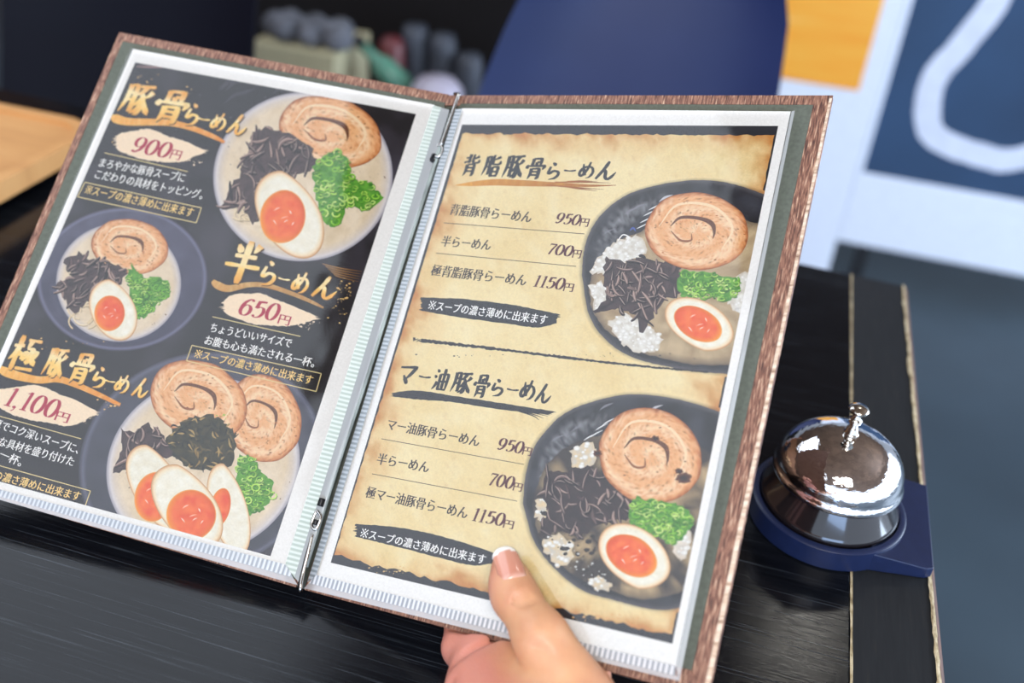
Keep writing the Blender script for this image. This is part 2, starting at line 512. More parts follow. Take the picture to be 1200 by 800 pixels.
# ------------------------------------------------------------------ white board with an orange poster, and the chalkboard
M_white = plain('white gloss board', rgb(226, 232, 244), rough=0.4, noise_amt=0.03)
M_orange = streaky('orange printed paper', [rgb(246, 160, 40), rgb(250, 178, 60), rgb(252, 206, 140)], (2, 2, 22), 1.4, rough=0.5, bump=0.0, ramp=(0.35, 0.85))
SY = 2.27
sg = put(empty('poster_board', (0.07, SY + 0.02, FLOOR_Z)), 'white standing board with an orange poster beside the chalkboard', 'sign')
px0 = at_y(880, 100, SY)[0]
o = MB().box(-0.16, 0.238, SY, SY + 0.03, FLOOR_Z, 0.54).build('board', M_white, sg); bevel(o, 0.003)
zb_ = at_y(1010, 107, SY)[2]
o = MB().box(-0.125, at_y(1022, 50, SY)[0] , SY - 0.002, SY - 0.0004, zb_, 0.28).build('poster', M_orange, sg)
put(o, 'orange poster with pale printed bands')
cb = put(empty('chalkboard_sign', (0.62, SY + 0.02, FLOOR_Z)), 'dark chalkboard in a white frame with a thick white outline drawn on it', 'sign')
M_slate = plain('navy chalkboard', rgb(38, 66, 98), rough=0.7, noise_amt=0.25, scale=3)
M_chalk = plain('white chalk paint', rgb(214, 220, 236), rough=0.8, noise_amt=0.06, scale=30)
cx0, cx1 = 0.2384, 0.98
zs = at_y(1015, 203, SY)[2]; zr_ = at_y(1100, 305, SY)[2]
o = MB().box(cx0 + 0.006, cx1, SY + 0.004, SY + 0.02, zs - 0.01, 0.50).build('slate', M_slate, cb)
o = MB().box(cx0, cx1 + 0.04, SY, SY + 0.030, zr_, zs).build('bottom_rail', M_white, cb); bevel(o, 0.003)
o = MB().box(cx0, cx0 + 0.012, SY, SY + 0.026, zs, 0.54).build('stile', M_white, cb); bevel(o, 0.003)
o = MB().box(cx1, cx1 + 0.04, SY - 0.006, SY + 0.026, zs, 0.54).build('stile', M_white, cb); bevel(o, 0.003)
o = MB().box(cx0 + 0.012, cx1, SY - 0.006, SY + 0.026, 0.50, 0.54).build('top_rail', M_white, cb); bevel(o, 0.003)
for x in (cx0 + 0.05, cx1):
    MB().box(x, x + 0.03, SY + 0.002, SY + 0.026, FLOOR_Z, zr_).build('leg', M_black if x < 0.5 else M_white, cb)
pts = [(1172, -60), (1170, -10), (1160, 12), (1136, 42), (1120, 62), (1101, 82), (1090, 106), (1087, 138), (1094, 158), (1118, 172), (1150, 182), (1178, 188), (1215, 180), (1260, 160), (1290, 110)]
pts = spline([tuple(at_y(x, y, SY + 0.003)) for x, y in pts], 8)
v = []; f = []
for i, p in enumerate(pts):
    a = np.array(pts[max(0, i - 1)]); b = np.array(pts[min(len(pts) - 1, i + 1)]); t = b - a
    nrm = np.array([-t[2], 0, t[0]]); nrm /= np.linalg.norm(nrm)
    w = 0.027 + 0.002 * noise.noise((i * 0.4, 0, 0))
    p = np.array(p); v += [p + nrm * w, p - nrm * w]
f = [(2 * i, 2 * i + 1, 2 * i + 3, 2 * i + 2) for i in range(len(pts) - 1)]
n = len(v); v = v + [q + np.array([0, 0.0015, 0]) for q in v]
put(obj('chalk_outline', v, f + [tuple(n + k for k in reversed(q)) for q in f], M_chalk, cb), 'thick white curving outline')

# ------------------------------------------------------------------ low shelf with odds and ends behind the chairs
M_rack = plain('rust brown timber', rgb(120, 66, 34), rough=0.6, noise_amt=0.25, scale=20)
M_dark = plain('dark stained shelf', rgb(20, 17, 18), rough=0.7, spec=0.2)
KY = 1.9
zk = -0.37
rk = put(empty('storage_shelf', (-0.8, KY, FLOOR_Z)), 'dark low shelf holding a box, jar and bottle behind the two chairs', 'shelf')
MB().box(-1.06, -0.50, KY - 0.14, KY + 0.22, zk - 0.03, zk).build('shelf_board', M_dark, rk)
for x in (-1.04, -0.53):
    for y in (KY - 0.12, KY + 0.17):
        MB().box(x - 0.015, x + 0.015, y - 0.015, y + 0.015, FLOOR_Z, zk - 0.03).build('leg', M_dark, rk)
o = MB().box(-1.105, -1.066, KY - 0.14, KY - 0.10, FLOOR_Z, 0.9).build('trim_1', M_rack); put(o, kind='structure')
ps = put(empty('partition_screen', (-0.78, KY + 0.29, FLOOR_Z)), 'dark partition screen standing behind the low shelf', 'screen')
o = MB().box(-1.3, -0.35, KY + 0.28, KY + 0.30, FLOOR_Z + 0.04, 0.35).build('panel', M_dark, ps)
for x in (-1.3, -0.39):
    MB().box(x, x + 0.04, KY + 0.25, KY + 0.33, FLOOR_Z, FLOOR_Z + 0.04).build('foot', M_black, ps)


def solid(name, mb, mat, label, cat, loc):
    return put(mb.build(name, mat, None, loc), label, cat)


M_card = plain('cream card box', rgb(176, 168, 136), rough=0.8, noise_amt=0.06)
bx = put(empty('cardboard_box', (-0.93, KY, zk)), 'cream cardboard box at the left of the low shelf', 'box')
o = MB().box(-1.025, -0.845, KY - 0.10, KY + 0.08, zk, -0.225).build('carton', M_card, bx); bevel(o, 0.003)
MB().box(-1.027, -0.843, KY - 0.102, KY + 0.082, -0.24, -0.22).build('lid', M_card, bx)
M_cloth = plain('grey folded cloth', rgb(96, 98, 106), rough=0.9, noise_amt=0.5, scale=30)
v = MB()
for k in range(9):
    x = -1.005 + k * 0.019; v.lathe([(0.012, 0), (0.026, 0.006), (0.030, 0.022), (0.024, 0.038), (0.012, 0.046)], (x, KY - 0.03 + 0.03 * sin(k * 2.1), -0.22), 14)
o = put(v.build('crumpled_cloth', M_cloth, None, (-0.93, KY, -0.22), smooth=True), 'grey crumpled cloth on top of the cream box', 'cloth')
M_green = plain('green glass', rgb(84, 132, 112), rough=0.25)
bt = put(empty('bottle', (-0.755, KY, zk)), 'pale green bottle lying tilted between the box and the jar', 'bottle')
ax = Vector((0.62, 0.0, -0.5)).normalized(); p0 = Vector((-0.805, KY - 0.02, -0.225))
o = MB().lathe([(0.010, -0.02), (0.012, 0.02), (0.024, 0.04), (0.026, 0.105), (0.022, 0.11)], p0, 24, ax).build('bottle_body', M_green, bt, smooth=True)
o = MB().lathe([(0.013, -0.035), (0.013, -0.015)], p0, 20, ax).build('cap', M_black, bt)
M_lilac = plain('lilac white ceramic', rgb(176, 170, 186), rough=0.3, noise_amt=0.05)
jr = put(empty('storage_jar', (-0.645, KY - 0.04, zk)), 'pale lilac round jar at the right end of the low shelf', 'jar')
o = MB().lathe([(0.035, 0), (0.052, 0.02), (0.058, 0.06), (0.052, 0.10), (0.036, 0.118), (0.01, 0.124)], (-0.645, KY - 0.04, zk), 36).build('jar_body', M_lilac, jr, smooth=True)
M_red = plain('dark red tin', rgb(96, 40, 44), rough=0.4)
o = put(MB().lathe([(0.026, 0), (0.028, 0.005), (0.028, 0.125), (0.020, 0.14), (0.008, 0.145)], (-0.80, KY + 0.10, zk), 24).build('tin_can', M_red, None, (-0.80, KY + 0.10, zk), smooth=True), 'dark red tin behind the green bottle', 'tin')
M_grey = plain('blue grey plastic', rgb(60, 64, 74), rough=0.6, noise_amt=0.4, scale=25)
for k, (x, y, h, lab) in enumerate(((-0.765, 0.15, 0.16, 'blue grey canister at the back of the shelf above the bottle'), (-0.70, 0.15, 0.15, 'grey canister at the back of the shelf behind the jar'), (-0.635, 0.14, 0.12, 'low grey canister at the right back of the shelf'))):
    put(MB().lathe([(0.028, 0), (0.03, 0.004), (0.03, h - 0.02), (0.024, h)], (x, KY + y, zk), 24).build('canister', M_grey, None, (x, KY + y, zk), smooth=True), lab, 'canister', 'canisters at the back of the shelf')
# ------------------------------------------------------------------ the open menu book
menu = put(empty('menu_book', tuple(RP.px(352, 690, -0.004))), 'open ramen menu with brown wood grain covers and clear pockets held by a hand', 'menu')
M_leather = streaky('wood grain leatherette', [rgb(70, 42, 32), rgb(126, 84, 66), rgb(176, 134, 110)], (1, 1, 1), 300, rough=0.55, bump=0.4, ramp=(0.3, 0.72))
M_lining = plain('grey green lining paper', rgb(90, 94, 83), rough=0.85, noise_amt=0.14, scale=500)
M_paper = plain('white paper', rgb(244, 245, 246), rough=0.7, noise_amt=0.01, spec=0.2)
# leather grain runs along the page height: rebuilt per cover with a rotated texture frame


def leather(name, P, along, cols=None):
    mt, nt, b = mat_new(name)
    b.inputs['Roughness'].default_value = 0.5
    tc = nt.nodes.new('ShaderNodeTexCoord')
    comb = nt.nodes.new('ShaderNodeCombineXYZ')
    for k, (ax, s) in enumerate(((P.a, 1300 if along == 'v' else 1300), (P.b, 130))):
        d = nt.nodes.new('ShaderNodeVectorMath'); d.operation = 'DOT_PRODUCT'
        d.inputs[1].default_value = tuple(ax * s)
        nt.links.new(tc.outputs['Object'], d.inputs[0]); nt.links.new(d.outputs['Value'], comb.inputs[k])
    nz = nt.nodes.new('ShaderNodeTexNoise'); nz.inputs['Scale'].default_value = 1.0; nz.inputs['Detail'].default_value = 5
    nz.inputs['Distortion'].default_value = 0.6
    nt.links.new(comb.outputs[0], nz.inputs['Vector'])
    rp = nt.nodes.new('ShaderNodeValToRGB'); el = rp.color_ramp.elements
    cols = cols or [rgb(62, 34, 28), rgb(112, 72, 56), rgb(150, 106, 84), rgb(214, 182, 152)]
    while len(el) < len(cols): el.new(0.5)
    for i, (c, p) in enumerate(zip(cols, (0.32, 0.46, 0.58, 0.74))):
        el[i].position = p; el[i].color = (*c, 1)
    nt.links.new(nz.outputs['Fac'], rp.inputs['Fac']); nt.links.new(rp.outputs['Color'], b.inputs['Base Color'])
    bp = nt.nodes.new('ShaderNodeBump'); bp.inputs['Strength'].default_value = 0.5; bp.inputs['Distance'].default_value = 0.0004
    nt.links.new(nz.outputs['Fac'], bp.inputs['Height']); nt.links.new(bp.outputs['Normal'], b.inputs['Normal'])
    return mt


ML, MR = leather('wood grain leatherette left', LP, 'v'), leather('wood grain leatherette right', RP, 'v')
MT = M_leather


def strip(P, quad, off, name, mat, parent, th=0.0006):
    """a thin sheet from four pixels on a page plane"""
    lo = [P.px(x, y, off) for x, y in quad]
    # outline is read at the sheet's own height; thickness goes away from the reader
    return MB().prism([p - P.n * th for p in lo], P.n * th).build(name, mat, parent)


def uvbox(P, u0, u1, v0, v1, off, th, name, mat, parent, bev=0.0):
    q = [P.pt(u0, v1, off), P.pt(u1, v1, off), P.pt(u1, v0, off), P.pt(u0, v0, off)]
    o = MB().prism([p - P.n * th for p in q], P.n * th).build(name, mat, parent)
    if bev: bevel(o, bev, 3)
    return o


OB = -0.0030                                     # front of the boards, behind the paper
covL = [LP.uv(x, y, OB) for x, y in ((140, 38), (526, 111), (347, 688), (-84, 560))]
covR = [RP.uv(x, y, OB) for x, y in ((541, 112), (976.5, 112), (830, 818), (357, 691))]


def board(P, quad, name, mat, label):
    lo = [P.pt(u, v, OB - 0.0032) for u, v in quad]
    o = MB().prism(lo[::-1], P.n * 0.0030).build(name, mat, menu)
    bevel(o, 0.0012, 3); put(o, label); return o


bL = board(LP, covL, 'cover_board', ML, 'left cover')
bR = board(RP, covR, 'cover_board', MR, 'right cover')


def frame_strips(P, q, wl, wr, wt, wb, mat, parent):
    """folded leather edging on the inside of a board: four strips"""
    q = [np.array(p) for p in q]
    tl, tr, br, bl = q
    itl, itr, ibr, ibl = tl + [wl, wt], tr + [-wr, wt], br + [-wr, -wb], bl + [wl, -wb]
    for nm, loop in (('top_edging', (tl, tr, itr, itl)), ('side_edging', (tr, br, ibr, itr)), ('side_edging', (bl, tl, itl, ibl)), ('bottom_edging', (br, bl, ibl, ibr))):
        pts = [P.pt(u, v, OB - 0.0003) for u, v in loop]
        if abs(loop[0][0] - loop[3][0]) + abs(loop[0][1] - loop[3][1]) < 1e-4: continue
        o = MB().prism(pts[::-1], P.n * 0.0007).build(nm, mat, parent)
        bevel(o, 0.0002, 2)
    return itl, itr, ibr, ibl


inL = frame_strips(LP, covL, 0.0050, 0.0, 0.0062, 0.004, ML, bL)
inR = frame_strips(RP, covR, 0.0, 0.0096, 0.0060, 0.010, MR, bR)
for P, q, par in ((LP, inL, bL), (RP, inR, bR)):
    MB().prism([P.pt(u, v, OB - 0.0003) for u, v in q][::-1], P.n * 0.0004).build('lining', M_lining, par)
# pale worn outer edge of the right cover
pts = [RP.pt(u, v, OB + 0.0004) for u, v in (covR[1] + [-0.0016, 0.002], covR[1] + [-0.0003, 0.002], covR[2] + [-0.0003, -0.002], covR[2] + [-0.0026, -0.002])]
M_pale = streaky('pale rubbed leatherette', [rgb(120, 84, 64), rgb(200, 172, 146), rgb(226, 206, 184)], (60, 500, 60), 1.0, rough=0.6, ramp=(0.3, 0.6))
put(MB().prism(pts[::-1], RP.n * 0.0003).build('rubbed_edge', M_pale, bR), 'pale rubbed outer edge')
# spine joining both boards
M_spine = plain('grey green spine cloth', rgb(88, 92, 82), rough=0.8, noise_amt=0.2, scale=400)
sp = [LP.px(525, 112, OB - 0.001), RP.px(542, 113, OB - 0.001), RP.px(358, 690.5, OB - 0.001), LP.px(346, 687, OB - 0.001)]
nb = (LP.n + RP.n); nb /= np.linalg.norm(nb)
spine = MB().prism(sp[::-1], -nb * 0.003).build('spine', M_spine, menu)
put(spine, 'grey green spine with brown ends')
lo = [LP.px(525, 112, OB), RP.px(542, 113, OB), RP.px(539, 124, OB), LP.px(521, 124, OB)]
MB().prism(lo[::-1], nb * 0.0006).build('spine_edging', ML, spine)

# ---- paper sheets
PAP = {}
for nm, P, q, lab in (('left', LP, ((156, 57.5), (509, 123), (334.5, 662), (-62, 557)), 'left sheet with a dark printed page'),
                      ('right', RP, ((541, 127), (926.5, 130.5), (792, 780.5), (369, 674)), 'right sheet with a parchment coloured page')):
    pts = [P.px(x, y) for x, y in q]
    o = MB().prism([p - P.n * 0.0003 for p in pts][::-1], P.n * 0.0003).build('printed_sheet', M_paper, menu)
    put(o, lab); PAP[nm] = o

# ---- clear pockets
M_vin = vinyl_material('clear vinyl', gloss=1.3, rough=0.05)
M_weld = bpy.data.materials.new('welded vinyl seam'); M_weld.use_nodes = True
nt = M_weld.node_tree; b = nt.nodes['Principled BSDF']
VOFF = 0.0017


def film(P, quad, off, name, mat, parent):
    pts = [P.px(x, y, off) for x, y in quad]
    return obj(name, pts, [(3, 2, 1, 0)], mat, parent)


poL = film(LP, ((153, 56), (527, 128), (352, 686), (-66, 566)), VOFF, 'clear_pocket', M_vin, menu); put(poL, 'clear pocket over the left page')
poR = film(RP, ((533, 128), (931.5, 129.5), (796, 798), (356, 689)), VOFF, 'clear_pocket', M_vin, menu); put(poR, 'clear pocket over the right page')


def weld_material(name, P, axis, col, col2, alpha):
    """milky ribbed seam: ribs across the seam every 1.5 mm"""
    mt = bpy.data.materials.new(name); mt.use_nodes = True
    nt = mt.node_tree; b = nt.nodes['Principled BSDF']; out = nt.nodes['Material Output']
    tc = nt.nodes.new('ShaderNodeTexCoord')
    d = nt.nodes.new('ShaderNodeVectorMath'); d.operation = 'DOT_PRODUCT'; d.inputs[1].default_value = tuple(axis * 1.0)
    nt.links.new(tc.outputs['Object'], d.inputs[0])
    ml = nt.nodes.new('ShaderNodeMath'); ml.operation = 'MULTIPLY'; ml.inputs[1].default_value = 2 * pi / 0.0026
    nt.links.new(d.outputs['Value'], ml.inputs[0])
    sn = nt.nodes.new('ShaderNodeMath'); sn.operation = 'SINE'; nt.links.new(ml.outputs[0], sn.inputs[0])
    rp = nt.nodes.new('ShaderNodeMapRange'); rp.inputs['From Min'].default_value = -0.5; rp.inputs['From Max'].default_value = 0.6
    nt.links.new(sn.outputs[0], rp.inputs['Value'])
    mx = nt.nodes.new('ShaderNodeMix'); mx.data_type = 'RGBA'
    mx.inputs['A'].default_value = (*col, 1); mx.inputs['B'].default_value = (*col2, 1)
    nt.links.new(rp.outputs['Result'], mx.inputs['Factor']); nt.links.new(mx.outputs['Result'], b.inputs['Base Color'])
    b.inputs['Roughness'].default_value = 0.22
    bp = nt.nodes.new('ShaderNodeBump'); bp.inputs['Strength'].default_value = 0.22; bp.inputs['Distance'].default_value = 0.0004
    nt.links.new(sn.outputs[0], bp.inputs['Height']); nt.links.new(bp.outputs['Normal'], b.inputs['Normal'])
    tr = nt.nodes.new('ShaderNodeBsdfTransparent'); ms = nt.nodes.new('ShaderNodeMixShader'); ms.inputs[0].default_value = alpha
    nt.links.new(tr.outputs[0], ms.inputs[1]); nt.links.new(b.outputs[0], ms.inputs[2]); nt.links.new(ms.outputs[0], out.inputs[0])
    return mt


cA, cB = rgb(158, 163, 168), rgb(206, 209, 213)
WL_b = weld_material('seam left bottom', LP, LP.a, cA, cB, 0.8)
WL_s = weld_material('seam left side', LP, LP.b, rgb(182, 192, 180), rgb(218, 225, 215), 0.8)
WR_b = weld_material('seam right bottom', RP, RP.a, cA, rgb(225, 226, 228), 0.8)
WR_s = weld_material('seam right side', RP, RP.b, rgb(140, 147, 150), rgb(186, 192, 196), 0.8)
M_film2 = vinyl_material('milky vinyl edge', gloss=1.5, rough=0.12, milk=0.34)
WO = VOFF + 0.0002
film(LP, ((-66, 556), (336, 661.5), (343, 676), (-66, 563.5)), WO, 'welded_seam', WL_b, poL)
film(LP, ((-66, 563.5), (343, 676), (349, 685.5), (-66, 566.5)), WO, 'pocket_lip', M_film2, poL)
film(LP, ((507.5, 123.5), (517, 126), (345, 676), (334, 662)), WO, 'welded_seam', WL_s, poL)
film(LP, ((517, 126), (527, 129), (352, 684), (345, 676)), WO, 'pocket_lip', M_film2, poL)
film(RP, ((369, 673), (791.5, 780), (791.5, 792), (362, 683)), WO, 'welded_seam', WR_b, poR)
film(RP, ((362, 683), (795, 792), (796, 798), (356, 689)), WO, 'pocket_lip', M_film2, poR)
film(RP, ((534, 128), (542, 127.5), (370, 675), (360, 682)), WO, 'welded_seam', WR_s, poR)
film(RP, ((927.5, 130.5), (931.5, 129.5), (796, 798), (792, 781)), WO, 'pocket_lip', M_film2, poR)

# ---- metal binding rods and the rolled film between the pockets
M_rod = plain('bright binding wire', rgb(190, 188, 184), rough=0.15, metal=1.0, noise_amt=0.05)
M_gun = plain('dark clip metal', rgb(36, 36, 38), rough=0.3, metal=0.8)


def sp_pt(px, py, off):
    return (LP.px(px, py, off) + RP.px(px, py, off)) / 2


def tube_px(pts, r, name, mat, parent, off=0.002, n=10):
    return MB().tube(spline([tuple(sp_pt(x, y, off + (o[0] if o else 0))) for x, y, *o in pts], 6), r, n).build(name, mat, parent, smooth=True)


rod = tube_px([(533, 110, -0.004), (537.5, 110.5, 0.0), (536, 115), (529, 136), (522, 156), (517, 170)], 0.0011, 'binding_rod', M_rod, menu); put(rod, 'bright upper binding rod')
tube_px([(515, 168), (519, 176), (513, 184), (508, 178), (515, 168)], 0.0008, 'rod_loop', M_rod, rod)
tube_px([(509, 181), (506, 188), (508.5, 189.5)], 0.0016, 'rod_catch', M_gun, rod)
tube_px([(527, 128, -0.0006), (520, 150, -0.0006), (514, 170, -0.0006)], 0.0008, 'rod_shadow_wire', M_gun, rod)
rod = tube_px([(366, 626), (361, 648), (355, 672), (352, 690), (352.5, 692, -0.004)], 0.0010, 'binding_rod', M_rod, menu, off=0.005); put(rod, 'lower binding rod')
tube_px([(371, 598), (376, 606), (370, 620), (365, 614), (371, 598)], 0.0009, 'rod_loop', M_rod, rod, off=0.005)
tube_px([(378, 584), (375, 593)], 0.0019, 'rod_catch', M_gun, rod, off=0.005)
tube_px([(371, 609), (369, 615)], 0.0017, 'rod_catch', M_gun, rod, off=0.005)
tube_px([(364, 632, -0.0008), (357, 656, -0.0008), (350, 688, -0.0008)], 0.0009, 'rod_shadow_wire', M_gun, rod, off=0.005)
M_roll = plain('rolled clear film', rgb(168, 178, 172), rough=0.12, noise_amt=0.35, scale=40, coat=0.6)
fold = tube_px([(528, 134, -0.0006), (505, 205, -0.0006), (470, 310, -0.0004), (430, 440, -0.0004), (395, 545, -0.0006), (358, 664, -0.001)], [0.0016] * 31, 'film_fold', M_roll, menu, off=0.0006)
put(fold, 'rolled edge of clear film along the spine')
# ------------------------------------------------------------------ printing: flat inks on the sheets
M_ink = ink_material('printed ink')
STEP = 0.000022


class Ink:
    """flat printed shapes on one page: vertices come from pixels on the page plane, each with its own ink colour"""
    def __init__(s, P, layer): s.P = P; s.l = layer; s.v = []; s.f = []; s.c = []
    def vert(s, px, py, col):
        s.v.append(tuple(s.P.px(px, py, s.l * STEP))); s.c.append(col); return len(s.v) - 1
    def up(s, d=0.1): s.l += d; return s
    def poly(s, pts, col):
        n = len(s.v)
        for i, p in enumerate(pts): s.vert(p[0], p[1], col[i] if isinstance(col, list) else col)
        s.f.append(tuple(range(n, n + len(pts)))); return s.up()
    def ribbon(s, pts, col, col2=None, k=5, smooth=True):
        """pts: (x, y, width)"""
        q = spline([p if len(p) == 3 else (*p, 1.0) for p in pts], k) if smooth else pts
        n = len(s.v); m = len(q)
        for i, (x, y, w) in enumerate(q):
            a = q[max(0, i - 1)]; b = q[min(m - 1, i + 1)]
            dx, dy = b[0] - a[0], b[1] - a[1]; L = sqrt(dx * dx + dy * dy) or 1
            nx, ny = -dy / L * max(w, 0.02) / 2, dx / L * max(w, 0.02) / 2
            c = col if col2 is None else tuple(col[j] + (col2[j] - col[j]) * i / max(1, m - 1) for j in range(3))
            s.vert(x + nx, y + ny, c); s.vert(x - nx, y - ny, c)
        s.f += [(n + 2 * i, n + 2 * i + 1, n + 2 * i + 3, n + 2 * i + 2) for i in range(m - 1)]
        return s.up()
    def disc(s, c, e1, e2, fn, nr=14, nt=64, rmod=None, rpow=0.8):
        """polar patch: fn(r, theta, px, py) -> colour; e1, e2 pixel half axes"""
        n = len(s.v)
        s.vert(c[0], c[1], fn(0, 0, c[0], c[1]))
        for i in range(1, nr + 1):
            r = (i / nr) ** rpow
            for j in range(nt):
                t = 2 * pi * j / nt; k = r * (rmod(t) if rmod else 1)
                x = c[0] + k * (cos(t) * e1[0] + sin(t) * e2[0]); y = c[1] + k * (cos(t) * e1[1] + sin(t) * e2[1])
                s.vert(x, y, fn(r, t, x, y))
        for j in range(nt): s.f.append((n, n + 1 + j, n + 1 + (j + 1) % nt))
        for i in range(nr - 1):
            a = n + 1 + i * nt
            for j in range(nt): s.f.append((a + j, a + nt + j, a + nt + (j + 1) % nt, a + (j + 1) % nt))
        return s.up()
    def grid(s, tl, tr, br, bl, nx, ny, fn):
        n = len(s.v)
        for j in range(ny + 1):
            for i in range(nx + 1):
                a, b = i / nx, j / ny
                x = (tl[0] * (1 - a) + tr[0] * a) * (1 - b) + (bl[0] * (1 - a) + br[0] * a) * b
                y = (tl[1] * (1 - a) + tr[1] * a) * (1 - b) + (bl[1] * (1 - a) + br[1] * a) * b
                s.vert(x, y, fn(a, b, x, y))
        for j in range(ny):
            for i in range(nx):
                k = n + j * (nx + 1) + i
                s.f.append((k, k + nx + 1, k + nx + 2, k + 1))
        return s.up()
    def mesh(s, verts2, faces, col, xf):
        n = len(s.v)
        for x, y in verts2:
            u, v = xf(x, y); s.v.append(tuple(s.P.pt(u, v, s.l * STEP)))
            s.c.append(col(x, y) if callable(col) else col)
        s.f += [tuple(n + i for i in f) for f in faces]
        return s.up()
    def build(s, name, parent, label=None, clip=True):
        o = obj(name, s.v, s.f, M_ink, parent)
        at = o.data.color_attributes.new('ink', 'FLOAT_COLOR', 'POINT')
        buf = np.ones((len(s.v), 4), np.float32); buf[:, :3] = np.clip(np.array(s.c, np.float32), 0, 1)
        at.data.foreach_set('color', buf.ravel())
        if clip: trim(o, s.P)
        if label: put(o, label)
        return o


CLIP = {}                                          # print area of each page: four corner pixels


def trim(o, P):
    """cut a print off at the border of the printed area"""
    q = CLIP[id(P)]; off = np.array(base_of(o))
    bm = bmesh.new(); bm.from_mesh(o.data)
    ctr = sum(P.px(*p) for p in q) / 4
    for a, b in zip(q, q[1:] + q[:1]):
        A_, B_ = P.px(*a), P.px(*b); nn = np.cross(B_ - A_, P.n)
        if nn @ (ctr - A_) > 0: nn = -nn
        nn = nn / np.linalg.norm(nn)
        if max(float((np.array(v.co) + off - A_) @ nn) for v in bm.verts) < 1e-5: continue
        bmesh.ops.bisect_plane(bm, geom=list(bm.verts) + list(bm.edges) + list(bm.faces), dist=1e-7, plane_co=tuple(A_ - off), plane_no=tuple(nn), clear_outer=True)
    bm.to_mesh(o.data); bm.free()


def mixc(a, b, t):
    t = min(1.0, max(0.0, t)); return tuple(a[i] + (b[i] - a[i]) * t for i in range(3))


def ramp(stops, t):
    """stops: [(pos, colour)]"""
    if t <= stops[0][0]: return stops[0][1]
    for (p, c), (q, d) in zip(stops, stops[1:]):
        if t <= q: return mixc(c, d, (t - p) / (q - p))
    return stops[-1][1]


def nz(x, y, s, seed=0.0, oct=3):
    return noise.fractal((x * s, y * s, seed), 1.0, 2.0, oct)


def fitline(P, lb, rb):
    """page coordinates of a text line from its two baseline pixels"""
    a, b = P.uv(*lb), P.uv(*rb); d = b - a; L = np.linalg.norm(d); return a, d / L, L


_font_cache = {}


def font_shape(text, off=0.0, res=3):
    key = (text, off)
    if key in _font_cache: return _font_cache[key]
    cu = bpy.data.curves.new('lettering', 'FONT'); cu.body = text; cu.resolution_u = res; cu.offset = off
    o = bpy.data.objects.new('lettering', cu); COL.objects.link(o)
    dg = bpy.context.evaluated_depsgraph_get()
    me = bpy.data.meshes.new_from_object(o.evaluated_get(dg))
    v = [(p.co.x, p.co.y) for p in me.vertices]; f = [tuple(p.vertices) for p in me.polygons]
    bpy.data.objects.remove(o); bpy.data.curves.remove(cu); bpy.data.meshes.remove(me)
    _font_cache[key] = (v, f); return v, f


def kome(ink, lb, rb, n, h, col):
    """the reference mark: a cross with four dots, in the first of n cells of a line"""
    o, d, L = fitline(ink.P, lb, rb); _, jv = ink.P.jac(*lb)
    w = L / n; sy = h / abs(jv[1]); up = np.array([d[1], -d[0]]); c = o + d * w * 0.46 + up * sy * 0.37

    def q(x, y): p = c + d * (x * w) + up * (y * sy); return tuple(ink.P.pt(p[0], p[1], ink.l * STEP))
    t = 0.035
    for a in (1, -1):
        n0 = len(ink.v)
        for x, y in ((-.36 - t, -.36 * a + t * a), (-.36 + t, -.36 * a - t * a), (.36 + t, .36 * a - t * a), (.36 - t, .36 * a + t * a)): ink.v.append(q(x, y)); ink.c.append(col)
        ink.f.append((n0, n0 + 1, n0 + 2, n0 + 3))
    for x, y in ((.34, 0), (-.34, 0), (0, .34), (0, -.34)):
        n0 = len(ink.v)
        for k in range(8): ink.v.append(q(x + .085 * cos(k * pi / 4), y + .085 * sin(k * pi / 4))); ink.c.append(col)
        ink.f.append(tuple(range(n0, n0 + 8)))
    return ink


def text(ink, s, lb, rb, h, col, weight=0.0, smear=0.018, slant=0.0):
    if s[0] == '※':
        kome(ink, lb, rb, len(s), h, col); s = s[1:]
        k_ = 1 / (len(s) + 1); lb = (lb[0] + (rb[0] - lb[0]) * k_, lb[1] + (rb[1] - lb[1]) * k_)
    return line_of_type(ink, s, lb, rb, h, col, weight, smear, slant)


def line_of_type(ink, s, lb, rb, h, col, weight, smear, slant):
    """a line of type: baseline from pixel lb to rb, em height h in pixels; verticals drawn heavier than horizontals"""
    v, f = font_shape(s, weight)
    x0 = min(p[0] for p in v); x1 = max(p[0] for p in v)
    o, d, L = fitline(ink.P, lb, rb)
    _, jv = ink.P.jac((lb[0] + rb[0]) / 2, (lb[1] + rb[1]) / 2)
    sy = h / abs(jv[1]); sx = L / (x1 - x0)
    up = np.array([d[1], -d[0]])
    for k in ((-1, 0, 1) if smear else (0,)):
        def xf(x, y):
            p = o + d * ((x - x0 + k * smear) * sx + slant * y * sy) + up * (y * sy); return p[0], p[1]
        ink.mesh(v, f, col, xf)
    return ink


